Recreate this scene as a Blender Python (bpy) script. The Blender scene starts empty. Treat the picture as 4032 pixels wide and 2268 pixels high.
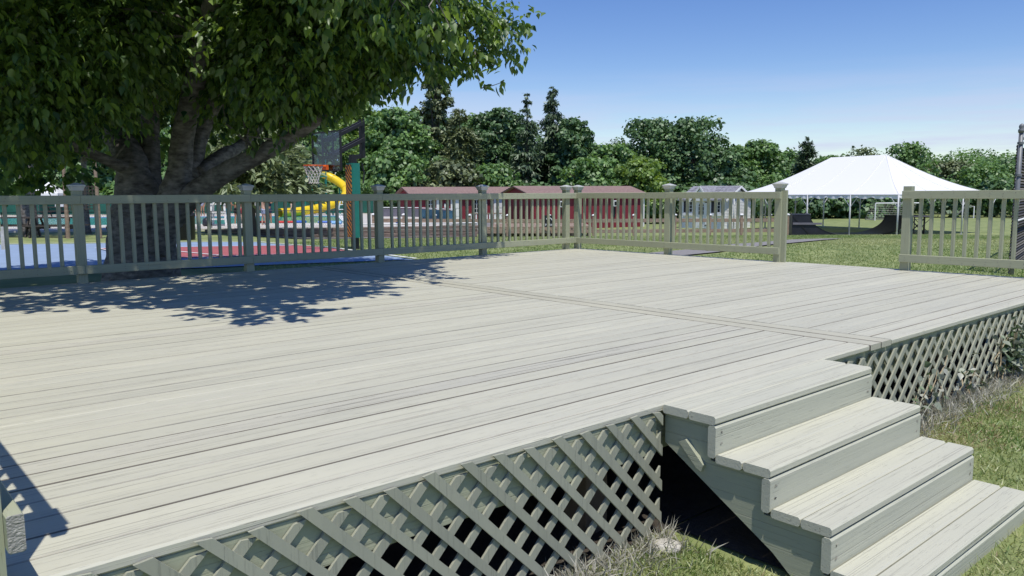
import bpy, bmesh, math, random
import numpy as np
from mathutils import Vector, Matrix

scene = bpy.context.scene
C = scene.collection
R = math.radians

# ------------------------------------------------------------------ camera
YAW, PITCH, ROLL = 0.72001, -0.1178, -0.00546
CAM = np.array([-9.8526, -9.5533, 0.9342])
FPX = 3129.5            # focal length in pixels of the 4032 px wide photograph
def cam_axes():
    cy, sy, cp, sp = math.cos(YAW), math.sin(YAW), math.cos(PITCH), math.sin(PITCH)
    f = np.array([sy*cp, cy*cp, sp]); r = np.array([cy, -sy, 0.0]); u = np.cross(r, f)
    cr, sr = math.cos(ROLL), math.sin(ROLL)
    return f, cr*r+sr*u, -sr*r+cr*u
CF, CR, CU = cam_axes()
cd = bpy.data.cameras.new('camera'); cam = bpy.data.objects.new('camera', cd); C.objects.link(cam)
cd.sensor_width = 36; cd.lens = 36*FPX/4032; cd.clip_start = 0.05; cd.clip_end = 3000
m = Matrix.Identity(4)
for i in range(3):
    m[i][0], m[i][1], m[i][2], m[i][3] = CR[i], CU[i], -CF[i], CAM[i]
cam.matrix_world = m
scene.camera = cam

# ------------------------------------------------------------------ sky, sun, exposure
SUN = Vector((-0.165, -0.35, 1.0)).normalized()
world = bpy.data.worlds.new('World'); scene.world = world; world.use_nodes = True
wn, wl = world.node_tree.nodes, world.node_tree.links
wn.clear()
sky = wn.new('ShaderNodeTexSky'); sky.sky_type = 'NISHITA'; sky.sun_disc = False
sky.sun_elevation = math.asin(SUN.z); sky.sun_rotation = math.atan2(SUN.x, SUN.y) % (2*math.pi)
sky.altitude = 300; sky.air_density = 1.0; sky.dust_density = 0.0; sky.ozone_density = 1.6
bg = wn.new('ShaderNodeBackground'); bg.inputs['Strength'].default_value = 0.105
out = wn.new('ShaderNodeOutputWorld')
# thin streaks of high cloud low over the horizon, all round
tc = wn.new('ShaderNodeTexCoord'); sep = wn.new('ShaderNodeSeparateXYZ'); wl.new(tc.outputs['Generated'], sep.inputs[0])
mp = wn.new('ShaderNodeMapping'); mp.inputs['Scale'].default_value = (1.3, 1.3, 16.0); wl.new(tc.outputs['Generated'], mp.inputs['Vector'])
nz = wn.new('ShaderNodeTexNoise'); nz.inputs['Scale'].default_value = 2.6; nz.inputs['Detail'].default_value = 6; nz.inputs['Roughness'].default_value = .55
wl.new(mp.outputs[0], nz.inputs['Vector'])
rp = wn.new('ShaderNodeValToRGB'); rp.color_ramp.elements[0].position = .44; rp.color_ramp.elements[1].position = .62
wl.new(nz.outputs['Fac'], rp.inputs['Fac'])
hz = wn.new('ShaderNodeMapRange'); hz.inputs['From Min'].default_value = .02; hz.inputs['From Max'].default_value = .15
hz.inputs['To Min'].default_value = 1.0; hz.inputs['To Max'].default_value = .0; wl.new(sep.outputs['Z'], hz.inputs['Value'])
base_h = wn.new('ShaderNodeMapRange'); base_h.inputs['To Min'].default_value = .26; base_h.inputs['To Max'].default_value = 1.0; wl.new(rp.outputs['Color'], base_h.inputs['Value'])
mul = wn.new('ShaderNodeMath'); mul.operation = 'MULTIPLY'; wl.new(base_h.outputs[0], mul.inputs[0]); wl.new(hz.outputs[0], mul.inputs[1])
mx = wn.new('ShaderNodeMixRGB'); mx.inputs['Color2'].default_value = (5.9, 6.1, 8.3, 1)
hsv = wn.new('ShaderNodeHueSaturation'); hsv.inputs['Hue'].default_value = .518; hsv.inputs['Saturation'].default_value = 1.30; hsv.inputs['Value'].default_value = 1.26
wl.new(sky.outputs[0], hsv.inputs['Color'])
wl.new(mul.outputs[0], mx.inputs['Fac']); wl.new(hsv.outputs[0], mx.inputs['Color1'])
wl.new(mx.outputs[0], bg.inputs['Color']); wl.new(bg.outputs[0], out.inputs['Surface'])

ld = bpy.data.lights.new('sun', 'SUN'); ld.energy = 4.3; ld.angle = R(0.55); ld.color = (1.0, .955, .87)
sun = bpy.data.objects.new('sun', ld); C.objects.link(sun); sun.location = (0, 0, 40)
sun.rotation_euler = (-SUN).to_track_quat('-Z', 'Y').to_euler()

vs = scene.view_settings
vs.view_transform = 'Standard'; vs.look = 'None'; vs.exposure = 0.0; vs.gamma = 1.0; vs.use_curve_mapping = False
scene.render.engine = 'CYCLES'
scene.cycles.max_bounces = 8; scene.cycles.transparent_max_bounces = 12
scene.cycles.use_denoising = True

# ------------------------------------------------------------------ places
FH = np.array([math.sin(YAW), math.cos(YAW)]); RH = np.array([math.cos(YAW), -math.sin(YAW)])
def at(u, v, D):
    """point seen at photo position (u, v), D metres in front of the camera"""
    return CAM + (CF + CR*(u-2016)/FPX - CU*(v-1134)/FPX)*D
PM = np.array([(-80, -.60), (6, -.60), (12, -.56), (21, -.46), (26, -.60), (30, -.78), (36, -1.0), (43, -1.42), (47, -1.6), (60, -1.56), (77, -1.9), (120, -2.1), (900, -4)])
PL = np.array([(-80, -.60), (12, -.58), (21, -.47), (30, -.56), (36, -.66), (60, -.75), (100, -1), (900, -4)])
def ground(x, y):
    x = np.asarray(x, float); y = np.asarray(y, float)
    t = (x-CAM[0])*FH[0] + (y-CAM[1])*FH[1]; s = (x-CAM[0])*RH[0] + (y-CAM[1])*RH[1]
    q = s/np.maximum(t, 1.0)
    w = np.clip((q+.40)/.16, 0, 1); w = w*w*(3-2*w)
    return np.interp(t, PM[:, 0], PM[:, 1])*w + np.interp(t, PL[:, 0], PL[:, 1])*(1-w)
def gp(u, D, dz=0.0):
    """ground point in the direction of photo column u, D metres out"""
    xy = CAM[:2] + FH*D + RH*((u-2016)/FPX*D*.993)
    return np.array([xy[0], xy[1], float(ground(*xy))+dz])
def lt(s, t, z=None):
    """s metres right and t metres ahead of the camera, on the ground"""
    xy = CAM[:2] + FH*t + RH*s
    return np.array([xy[0], xy[1], float(ground(*xy)) if z is None else z])
VIEWROT = -YAW          # rotation that turns local +Y into the viewing direction

# ------------------------------------------------------------------ materials
def nmat(name):
    mt = bpy.data.materials.new(name); mt.use_nodes = True
    nt = mt.node_tree; b = nt.nodes['Principled BSDF']
    return mt, nt.nodes, nt.links, b
def rgb(c, k=1.0): return (min(1, c[0]*k), min(1, c[1]*k), min(1, c[2]*k), 1)
def mat(name, col, rough=.6, var=.15, scale=4, stretch=(1, 1, 1), bump=0, bscale=60, col2=None, metal=0, spec=.35, detail=5, objvar=0.0):
    mt, n, l, b = nmat(name)
    g = n.new('ShaderNodeNewGeometry'); mp = n.new('ShaderNodeMapping'); mp.inputs['Scale'].default_value = stretch
    l.new(g.outputs['Position'], mp.inputs['Vector'])
    nz = n.new('ShaderNodeTexNoise'); nz.inputs['Scale'].default_value = scale; nz.inputs['Detail'].default_value = detail; nz.inputs['Roughness'].default_value = .6
    l.new(mp.outputs[0], nz.inputs['Vector'])
    rp = n.new('ShaderNodeValToRGB'); rp.color_ramp.elements[0].position = .3; rp.color_ramp.elements[1].position = .7
    rp.color_ramp.elements[0].color = rgb(col, 1-var); rp.color_ramp.elements[1].color = rgb(col2 if col2 else col, 1 if col2 else 1+var)
    l.new(nz.outputs['Fac'], rp.inputs['Fac'])
    last = rp.outputs['Color']
    if objvar:
        oi = n.new('ShaderNodeObjectInfo'); mr = n.new('ShaderNodeMapRange'); mr.inputs['To Min'].default_value = 1-objvar; mr.inputs['To Max'].default_value = 1+objvar
        l.new(oi.outputs['Random'], mr.inputs['Value'])
        hs = n.new('ShaderNodeHueSaturation'); l.new(mr.outputs[0], hs.inputs['Value']); l.new(last, hs.inputs['Color']); last = hs.outputs['Color']
    l.new(last, b.inputs['Base Color'])
    b.inputs['Roughness'].default_value = rough; b.inputs['Metallic'].default_value = metal; b.inputs['Specular IOR Level'].default_value = spec
    if bump:
        n2 = n.new('ShaderNodeTexNoise'); n2.inputs['Scale'].default_value = bscale; n2.inputs['Detail'].default_value = 4; l.new(mp.outputs[0], n2.inputs['Vector'])
        bp = n.new('ShaderNodeBump'); bp.inputs['Strength'].default_value = bump; bp.inputs['Distance'].default_value = .01
        l.new(n2.outputs['Fac'], bp.inputs['Height']); l.new(bp.outputs[0], b.inputs['Normal'])
    return mt

def painted_wood(name, base, dark, axis=0, crack=.55, amount=.5, objvar=.05, fine=1.0):
    """weathered solid stain on boards that run along a world axis: grain, checks and worn streaks"""
    mt, n, l, b = nmat(name)
    g = n.new('ShaderNodeNewGeometry'); oi = n.new('ShaderNodeObjectInfo')
    off = n.new('ShaderNodeVectorMath'); off.operation = 'MULTIPLY_ADD'
    cmb = n.new('ShaderNodeCombineXYZ')
    for k in range(3): l.new(oi.outputs['Random'], cmb.inputs[k])
    l.new(cmb.outputs[0], off.inputs[0]); off.inputs[1].default_value = (37, 53, 11); l.new(g.outputs['Position'], off.inputs[2])
    def layer(al, ac, sc, det, rgh=.6):
        mp = n.new('ShaderNodeMapping'); s = [ac, ac, ac]; s[axis] = al; mp.inputs['Scale'].default_value = s
        l.new(off.outputs[0], mp.inputs['Vector'])
        nz = n.new('ShaderNodeTexNoise'); nz.inputs['Scale'].default_value = sc; nz.inputs['Detail'].default_value = det; nz.inputs['Roughness'].default_value = rgh
        l.new(mp.outputs[0], nz.inputs['Vector']); return nz.outputs['Fac']
    def ramp(v, a, b_, c0=(0, 0, 0, 1), c1=(1, 1, 1, 1)):
        r = n.new('ShaderNodeValToRGB'); r.color_ramp.elements[0].position = a; r.color_ramp.elements[1].position = b_
        r.color_ramp.elements[0].color = c0; r.color_ramp.elements[1].color = c1; l.new(v, r.inputs['Fac']); return r.outputs['Color']
    tone = ramp(layer(.5, 3.0, 1.6, 4), .3, .7, rgb(base, .93), rgb((base[0]*1.04, base[1]*1.03, base[2]*1.0)))
    streak = layer(.8*fine, 62*fine, 1.6, 5)
    patch = layer(.35, 2.2, 1.4, 3)
    m1 = ramp(streak, .58, .68); m2 = ramp(patch, .34, .66)
    mm = n.new('ShaderNodeMath'); mm.operation = 'MULTIPLY'; l.new(m1, mm.inputs[0]); l.new(m2, mm.inputs[1])
    ms = n.new('ShaderNodeMath'); ms.operation = 'MULTIPLY'; l.new(mm.outputs[0], ms.inputs[0]); ms.inputs[1].default_value = amount
    thin0 = ramp(layer(.55*fine, 95*fine, 1.3, 3, .5), .61, .67)
    dash = ramp(layer(7*fine, 190*fine, 1.2, 2, .5), .66, .71)
    tmx = n.new('ShaderNodeMath'); tmx.operation = 'MAXIMUM'; l.new(thin0, tmx.inputs[0]); l.new(dash, tmx.inputs[1]); thin = tmx.outputs[0]
    mt2 = n.new('ShaderNodeMath'); mt2.operation = 'MULTIPLY'; l.new(thin, mt2.inputs[0]); mt2.inputs[1].default_value = crack
    mxx = n.new('ShaderNodeMath'); mxx.operation = 'MAXIMUM'; l.new(ms.outputs[0], mxx.inputs[0]); l.new(mt2.outputs[0], mxx.inputs[1])
    mix = n.new('ShaderNodeMixRGB'); l.new(mxx.outputs[0], mix.inputs['Fac']); l.new(tone, mix.inputs['Color1']); mix.inputs['Color2'].default_value = rgb(dark)
    mr = n.new('ShaderNodeMapRange'); mr.inputs['To Min'].default_value = 1-objvar; mr.inputs['To Max'].default_value = 1+objvar; l.new(oi.outputs['Random'], mr.inputs['Value'])
    hs = n.new('ShaderNodeHueSaturation'); l.new(mr.outputs[0], hs.inputs['Value']); l.new(mix.outputs[0], hs.inputs['Color'])
    l.new(hs.outputs['Color'], b.inputs['Base Color']); b.inputs['Roughness'].default_value = .62; b.inputs['Specular IOR Level'].default_value = .3
    bp = n.new('ShaderNodeBump'); bp.inputs['Strength'].default_value = .45; bp.inputs['Distance'].default_value = .004
    add = n.new('ShaderNodeMath'); add.operation = 'MULTIPLY_ADD'; l.new(streak, add.inputs[0]); add.inputs[1].default_value = .8
    sb = n.new('ShaderNodeMath'); sb.operation = 'SUBTRACT'; sb.inputs[0].default_value = 1; l.new(thin, sb.inputs[1]); l.new(sb.outputs[0], add.inputs[2])
    l.new(add.outputs[0], bp.inputs['Height']); l.new(bp.outputs[0], b.inputs['Normal'])
    return mt

def leaf_mat(name, ca, cb, trans=.35, rough=.5, gloss=.06):
    mt = bpy.data.materials.new(name); mt.use_nodes = True; n, l = mt.node_tree.nodes, mt.node_tree.links; n.clear()
    o = n.new('ShaderNodeOutputMaterial'); a = n.new('ShaderNodeAttribute'); a.attribute_name = 'tint'
    mx = n.new('ShaderNodeMixRGB'); mx.inputs['Color1'].default_value = rgb(ca); mx.inputs['Color2'].default_value = rgb(cb); l.new(a.outputs['Fac'], mx.inputs['Fac'])
    d = n.new('ShaderNodeBsdfDiffuse'); t = n.new('ShaderNodeBsdfTranslucent'); gl = n.new('ShaderNodeBsdfGlossy'); gl.inputs['Roughness'].default_value = rough
    gl.inputs['Color'].default_value = (.8, .85, .8, 1)
    hs = n.new('ShaderNodeHueSaturation'); hs.inputs['Hue'].default_value = .485; hs.inputs['Saturation'].default_value = 1.15; hs.inputs['Value'].default_value = 1.25
    l.new(mx.outputs[0], d.inputs['Color']); l.new(mx.outputs[0], hs.inputs['Color']); l.new(hs.outputs[0], t.inputs['Color'])
    s1 = n.new('ShaderNodeMixShader'); s1.inputs[0].default_value = trans; l.new(d.outputs[0], s1.inputs[1]); l.new(t.outputs[0], s1.inputs[2])
    s2 = n.new('ShaderNodeMixShader'); s2.inputs[0].default_value = gloss; l.new(s1.outputs[0], s2.inputs[1]); l.new(gl.outputs[0], s2.inputs[2])
    l.new(s2.outputs[0], o.inputs['Surface']); return mt

M = {}
PAINT = (.50, .505, .445); WORN = (.15, .14, .115)
M['deck'] = painted_wood('deck_stain', (.515, .508, .415), WORN, 0, .42, .32, .035)
M['deck_worn'] = painted_wood('deck_worn', (.50, .49, .41), (.14, .13, .105), 0, .9, .85, .02)
M['deck_y'] = painted_wood('deck_stain_cross', (.49, .478, .38), WORN, 1, .5, .5, .03)
M['rail_x'] = painted_wood('rail_stain_long', (.36, .38, .268), WORN, 0, .25, .2, .04)
M['rail_y'] = painted_wood('rail_stain_side', (.36, .38, .268), WORN, 1, .25, .2, .04)
M['post'] = painted_wood('post_stain', (.36, .38, .268), WORN, 2, .3, .2, .04)
M['cap'] = mat('cap_white', (.50, .51, .48), .4, .08, 8)
M['lattice'] = painted_wood('lattice_stain', (.35, .36, .285), (.16, .16, .13), 2, .2, .25, .07)
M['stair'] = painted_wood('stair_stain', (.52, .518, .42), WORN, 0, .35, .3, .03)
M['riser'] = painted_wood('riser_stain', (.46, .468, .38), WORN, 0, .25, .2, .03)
M['stringer'] = painted_wood('stringer_stain', (.37, .39, .29), WORN, 1, .25, .25, .02)
M['endgrain'] = mat('end_grain', (.34, .33, .295), .8, .4, 45, (1, 1, 1.6), .8, 120)
M['edgewood'] = mat('bare_edge_wood', (.23, .21, .17), .9, .3, 3, objvar=.3)
M['edgepale'] = mat('worn_edge_paint', (.35, .335, .275), .9, .3, 3, objvar=.25)
M['joist'] = mat('raw_joist', (.22, .17, .12), .8, .3, 6)
M['grassground'] = mat('lawn_ground', (.185, .25, .082), .9, .3, 1.3, bump=.6, bscale=45, col2=(.31, .345, .14), detail=9)
M['asphalt'] = mat('asphalt', (.24, .23, .225), .9, .2, 30, bump=.4, bscale=300)
M['court_blue'] = mat('court_blue', (.27, .36, .50), .6, .1, 2)
M['court_red'] = mat('court_red', (.40, .115, .115), .6, .1, 2)
M['line'] = mat('line_paint', (.8, .8, .8), .6, .05, 5)
M['concrete'] = mat('concrete', (.52, .49, .45), .8, .1, 2.5, bump=.2, bscale=60)
M['coping'] = mat('pool_coping', (.75, .75, .73), .6, .05, 4)
M['pooltile'] = mat('pool_tile', (.09, .22, .5), .3, .15, 12)
M['white'] = mat('white_paint', (.8, .8, .79), .5, .04, 6)
M['whitev'] = mat('white_vinyl', (.8, .8, .8), .4, .03, 2)
M['black'] = mat('black_steel', (.018, .018, .022), .45, .2, 8)
M['ramp'] = mat('ramp_sheet', (.02, .022, .032), .5, .3, 3)
M['redwall'] = mat('barn_red', (.21, .028, .042), .6, .1, 3, (1, 1, .2))
M['shingle'] = mat('brown_shingle', (.27, .185, .165), .9, .22, 7, (1, 1, 3), .4, 40)
M['shinglegrey'] = mat('grey_shingle', (.25, .25, .28), .9, .35, 5, (1, 1, 2.5), .4, 40)
M['timber'] = mat('old_timber', (.17, .12, .095), .9, .4, 3, (.5, .5, 8), .6, 40, col2=(.30, .23, .19))
M['fencewood'] = mat('fence_wood', (.30, .22, .165), .85, .3, 4, (1, 1, 3), .3, 40)
M['bark'] = mat('bark', (.125, .11, .095), .9, .5, 7, (1, 1, 2.4), 1.0, 26, col2=(.30, .275, .25), detail=9)
M['barkfar'] = mat('bark_far', (.09, .075, .06), .9, .3, 3)
M['galv'] = mat('galvanised', (.19, .20, .21), .5, .12, 10, metal=.2)
M['alu'] = mat('tent_alloy', (.58, .59, .61), .45, .08, 10)
M['wire'] = mat('dark_wire', (.06, .06, .065), .5, .1, 5, metal=.3)
M['teal'] = mat('teal_vinyl', (.02, .20, .165), .5, .12, 5, bump=.2, bscale=9)
M['orange'] = mat('rim_orange', (.75, .13, .02), .4, .05, 5)
M['net'] = mat('net_cord', (.75, .73, .68), .8, .05, 5)
M['yellow'] = mat('slide_yellow', (.80, .56, .02), .35, .06, 2)
M['green'] = mat('screen_green', (.015, .10, .075), .7, .2, 2)
M['greyscreen'] = mat('screen_grey', (.17, .16, .19), .8, .15, 2)
M['bluescreen'] = mat('screen_blue', (.08, .20, .27), .8, .15, 2)
M['blue'] = mat('blue_plastic', (.02, .12, .55), .4, .1, 4)
M['skyblue'] = mat('pale_blue', (.25, .5, .8), .5, .05, 4)
M['red'] = mat('red_plastic', (.55, .03, .03), .4, .1, 4)
M['glassdark'] = mat('window_glass', (.02, .024, .03), .08, .1, 1, spec=.6)
M['shutter'] = mat('dark_shutter', (.025, .025, .035), .5, .1, 3)
M['darkwood'] = mat('dark_table', (.06, .05, .045), .8, .25, 4)
M['straw'] = mat('straw', (.4, .32, .2), .9, .3, 10)
M['soil'] = mat('soil_shade_dark', (.06, .05, .04), .95, .35, 5, bump=.6, bscale=50)  # soil colour kept dark to stand in for shade below the deck
M['stone'] = mat('pale_stone', (.5, .48, .43), .9, .2, 12, bump=.5, bscale=40)
def tent_mat():
    mt = bpy.data.materials.new('tent_vinyl'); mt.use_nodes = True; n, l = mt.node_tree.nodes, mt.node_tree.links; b = n['Principled BSDF']
    b.inputs['Base Color'].default_value = (.90, .90, .89, 1); b.inputs['Roughness'].default_value = .45
    t = n.new('ShaderNodeBsdfTranslucent'); t.inputs['Color'].default_value = (.45, .45, .46, 1); mx = n.new('ShaderNodeMixShader'); mx.inputs[0].default_value = .12
    l.new(b.outputs[0], mx.inputs[1]); l.new(t.outputs[0], mx.inputs[2]); l.new(mx.outputs[0], n['Material Output'].inputs['Surface']); return mt
M['tent'] = tent_mat(); M['tentseam'] = mat('tent_seam', (.74, .74, .75), .6, .05, 5)
def water_mat():
    mt, n, l, b = nmat('pool_water'); b.inputs['Base Color'].default_value = (.07, .40, .36, 1); b.inputs['Roughness'].default_value = .12; b.inputs['IOR'].default_value = 1.33
    g = n.new('ShaderNodeNewGeometry'); nz = n.new('ShaderNodeTexNoise'); nz.inputs['Scale'].default_value = 2.2; nz.inputs['Detail'].default_value = 3; l.new(g.outputs['Position'], nz.inputs['Vector'])
    bp = n.new('ShaderNodeBump'); bp.inputs['Strength'].default_value = .5; bp.inputs['Distance'].default_value = .1; l.new(nz.outputs['Fac'], bp.inputs['Height']); l.new(bp.outputs[0], b.inputs['Normal'])
    return mt
M['water'] = water_mat()
def pane_mat():
    mt = bpy.data.materials.new('backboard_glass'); mt.use_nodes = True; n, l = mt.node_tree.nodes, mt.node_tree.links; n.clear()
    o = n.new('ShaderNodeOutputMaterial'); t = n.new('ShaderNodeBsdfTransparent'); t.inputs['Color'].default_value = (.62, .72, .84, 1)
    g = n.new('ShaderNodeBsdfGlossy'); g.inputs['Roughness'].default_value = .03; mx = n.new('ShaderNodeMixShader'); mx.inputs[0].default_value = .07
    l.new(t.outputs[0], mx.inputs[1]); l.new(g.outputs[0], mx.inputs[2]); l.new(mx.outputs[0], o.inputs['Surface']); return mt
M['pane'] = pane_mat()
def stripe_mat():
    mt, n, l, b = nmat('tiger_stripe')
    tcx = n.new('ShaderNodeTexCoord'); w = n.new('ShaderNodeTexWave'); w.wave_type = 'BANDS'; w.bands_direction = 'DIAGONAL'; w.inputs['Scale'].default_value = 5.5; w.inputs['Distortion'].default_value = 5; w.inputs['Detail'].default_value = 2
    l.new(tcx.outputs['Object'], w.inputs['Vector']); r = n.new('ShaderNodeValToRGB'); r.color_ramp.interpolation = 'CONSTANT'
    r.color_ramp.elements[0].color = (.01, .01, .01, 1); r.color_ramp.elements[1].position = .52; r.color_ramp.elements[1].color = (.6, .24, .02, 1)
    l.new(w.outputs['Fac'], r.inputs['Fac']); l.new(r.outputs[0], b.inputs['Base Color']); return mt
M['stripe'] = stripe_mat()
M['leaf_big'] = leaf_mat('leaf_near', (.024, .078, .036), (.27, .41, .075), .48, .45, .05)
M['leaf_mid'] = leaf_mat('leaf_mid_green', (0.067, 0.146, 0.043), (0.208, 0.358, 0.098), .3)
M['leaf_dark'] = leaf_mat('leaf_dark_green', (0.047, 0.103, 0.038), (0.15, 0.267, 0.094), .25)
M['leaf_lime'] = leaf_mat('leaf_lime', (0.101, 0.185, 0.038), (0.299, 0.436, 0.098), .35)
M['needle'] = leaf_mat('needle_dark', (0.038, 0.074, 0.038), (0.124, 0.189, 0.091), .15)
M['needle_olive'] = leaf_mat('needle_olive', (0.078, 0.106, 0.045), (0.215, 0.26, 0.111), .18)
M['needle_pale'] = leaf_mat('needle_pale', (0.095, 0.134, 0.056), (0.28, 0.338, 0.163), .2)
M['grass'] = leaf_mat('grass_blade', (.14, .235, .052), (.45, .46, .21), .35)
M['drygrass'] = leaf_mat('dry_grass', (.27, .26, .20), (.55, .53, .45), .25)
M['tangrass'] = leaf_mat('tan_straw', (.22, .15, .075), (.50, .40, .24), .2)
M['vineleaf'] = leaf_mat('vine_leaf', (.06, .12, .035), (.44, .44, .38), .2)

# ------------------------------------------------------------------ mesh helpers
def tag(o, label, cat, group=None):
    o['label'] = label; o['category'] = cat
    if group: o['group'] = group
    return o
def thing(name, label, cat, loc=(0, 0, 0), rz=0.0, group=None):
    o = bpy.data.objects.new(name, None); C.objects.link(o); o.empty_display_size = .1
    o.location = [float(c) for c in loc]; o.rotation_euler = (0, 0, rz)
    return tag(o, label, cat, group)
def link(name, me, m=None, parent=None, loc=None, rot=None):
    o = bpy.data.objects.new(name, me); C.objects.link(o)
    if m is not None and not me.materials: me.materials.append(M[m] if isinstance(m, str) else m)
    if parent is not None: o.parent = parent
    if loc is not None: o.location = [float(c) for c in loc]
    if rot is not None: o.rotation_euler = rot
    return o
class MB:
    """collects shapes and links them as one mesh object"""
    def __init__(s): s.v = []; s.f = []
    def add(s, vs, fs):
        k = len(s.v); s.v += [tuple(float(c) for c in p) for p in vs]; s.f += [tuple(i+k for i in f) for f in fs]; return s
    def box(s, a, b):
        x0, y0, z0 = a; x1, y1, z1 = b
        return s.add([(x0, y0, z0), (x1, y0, z0), (x1, y1, z0), (x0, y1, z0), (x0, y0, z1), (x1, y0, z1), (x1, y1, z1), (x0, y1, z1)],
                     [(3, 2, 1, 0), (4, 5, 6, 7), (0, 1, 5, 4), (1, 2, 6, 5), (2, 3, 7, 6), (3, 0, 4, 7)])
    def prism(s, prof, p0, p1, ax, ay):
        """2-D profile (list of (a,b)) swept from p0 to p1; a along ax, b along ay"""
        p0, p1, ax, ay = map(lambda q: np.asarray(q, float), (p0, p1, ax, ay)); n = len(prof)
        vs = [p0+ax*a+ay*b for a, b in prof]+[p1+ax*a+ay*b for a, b in prof]
        fs = [(i, (i+1) % n, n+(i+1) % n, n+i) for i in range(n)]+[tuple(range(n-1, -1, -1)), tuple(range(n, 2*n))]
        return s.add(vs, fs)
    def beam(s, p0, p1, w, h, up=(0, 0, 1), ch=.004):
        """chamfered bar w wide and h high centred on the line p0-p1"""
        p0 = np.asarray(p0, float); p1 = np.asarray(p1, float); d = p1-p0; d /= np.linalg.norm(d)
        up = np.asarray(up, float); sx = np.cross(d, up); sx /= np.linalg.norm(sx); uy = np.cross(sx, d)
        a, b, c = w/2, h/2, min(ch, w*.3, h*.3)
        return s.prism([(-a+c, -b), (a-c, -b), (a, -b+c), (a, b-c), (a-c, b), (-a+c, b), (-a, b-c), (-a, -b+c)], p0, p1, sx, uy)
    def tube(s, pts, rad, n=8, cap=True):
        pts = [np.asarray(p, float) for p in pts]; rad = rad if hasattr(rad, '__len__') else [rad]*len(pts)
        k = len(s.v); prev = None
        for i, p in enumerate(pts):
            d = pts[min(i+1, len(pts)-1)]-pts[max(i-1, 0)]; d = d/(np.linalg.norm(d)+1e-9)
            if prev is None:
                a = np.cross(d, (0, 0, 1) if abs(d[2]) < .9 else (1, 0, 0))
            else: a = prev-d*np.dot(prev, d)
            a = a/(np.linalg.norm(a)+1e-9); b = np.cross(d, a); prev = a
            for j in range(n):
                t = 2*math.pi*j/n; s.v.append(tuple(p+rad[i]*(a*math.cos(t)+b*math.sin(t))))
        for i in range(len(pts)-1):
            for j in range(n):
                s.f.append((k+i*n+j, k+i*n+(j+1) % n, k+(i+1)*n+(j+1) % n, k+(i+1)*n+j))
        if cap:
            s.f.append(tuple(k+j for j in range(n-1, -1, -1))); s.f.append(tuple(k+(len(pts)-1)*n+j for j in range(n)))
        return s
    def lathe(s, prof, n=12, c=(0, 0, 0), sq=False):
        """profile of (radius, z) turned about z; sq = square plan"""
        k = len(s.v); n = 4 if sq else n; o = math.pi/4 if sq else 0; sc = math.sqrt(2) if sq else 1
        for r, z in prof:
            for j in range(n):
                t = o+2*math.pi*j/n; s.v.append((c[0]+r*sc*math.cos(t), c[1]+r*sc*math.sin(t), c[2]+z))
        for i in range(len(prof)-1):
            for j in range(n): s.f.append((k+i*n+j, k+i*n+(j+1) % n, k+(i+1)*n+(j+1) % n, k+(i+1)*n+j))
        s.f.append(tuple(k+j for j in range(n-1, -1, -1))); s.f.append(tuple(k+(len(prof)-1)*n+j for j in range(n)))
        return s
    def mesh(s, name, m=None, smooth=False):
        me = bpy.data.meshes.new(name); me.from_pydata(s.v, [], s.f); me.update()
        if smooth: me.polygons.foreach_set('use_smooth', [True]*len(me.polygons))
        if m: me.materials.append(M[m])
        return me
    def build(s, name, m, parent=None, loc=None, rot=None, smooth=False):
        return link(name, s.mesh(name, m, smooth), None, parent, loc, rot)
def fast_mesh(name, V, F, m, tint=None, smooth=False):
    """V (n,3), F (m,k) arrays"""
    V = np.asarray(V, np.float32); F = np.asarray(F, np.int32); me = bpy.data.meshes.new(name)
    me.vertices.add(len(V)); me.vertices.foreach_set('co', V.ravel())
    me.loops.add(F.size); me.loops.foreach_set('vertex_index', F.ravel())
    me.polygons.add(len(F)); me.polygons.foreach_set('loop_start', np.arange(0, F.size, F.shape[1], dtype=np.int32))
    if smooth: me.polygons.foreach_set('use_smooth', np.ones(len(F), bool))
    if tint is not None:
        a = me.attributes.new('tint', 'FLOAT', 'POINT'); a.data.foreach_set('value', np.asarray(tint, np.float32))
    me.update(calc_edges=True); me.materials.append(M[m]); return me
def structure(o): o['kind'] = 'structure'; return o
def stuff(o): o['kind'] = 'stuff'; return o
rng = np.random.default_rng(7)
rnd = random.Random(5)

def unit(a): return a/(np.linalg.norm(a, axis=-1, keepdims=True)+1e-9)
LEAF_V = np.array([(0, 0, 0), (.24, .2, .05), (.31, .45, .07), (.16, .78, .01), (0, 1.08, -.14), (-.16, .78, .01), (-.31, .45, .07), (-.24, .2, .05), (0, .5, -.03)])
LEAF_F = np.array([(0, 1, 2, 8), (8, 2, 3, 4), (8, 4, 5, 6), (0, 8, 6, 7)])
QUAD_V = np.array([(0, -.5, 0), (.42, 0, .12), (0, .5, 0), (-.42, 0, .12)]); QUAD_F = np.array([(0, 1, 2, 3)])
NEED_V = np.array([(0, 0, 0), (.16, .35, .02), (0, 1.0, -.08), (-.16, .35, .02)])
def scatter(pos, axis, nrm, size, tv, tf):
    """place a leaf template at every pos: its y along axis, its z near nrm"""
    ax = unit(axis); x = unit(np.cross(ax, nrm)); z = np.cross(x, ax); size = np.asarray(size).reshape(-1, 1, 1)
    V = pos[:, None, :] + size*(tv[None, :, 0, None]*x[:, None, :]+tv[None, :, 1, None]*ax[:, None, :]+tv[None, :, 2, None]*z[:, None, :])
    n = len(pos); k = len(tv); F = (tf[None]+(np.arange(n)*k)[:, None, None]).reshape(-1, tf.shape[1])
    return V.reshape(-1, 3), F
def rdir(n): return unit(rng.normal(size=(n, 3)))

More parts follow.
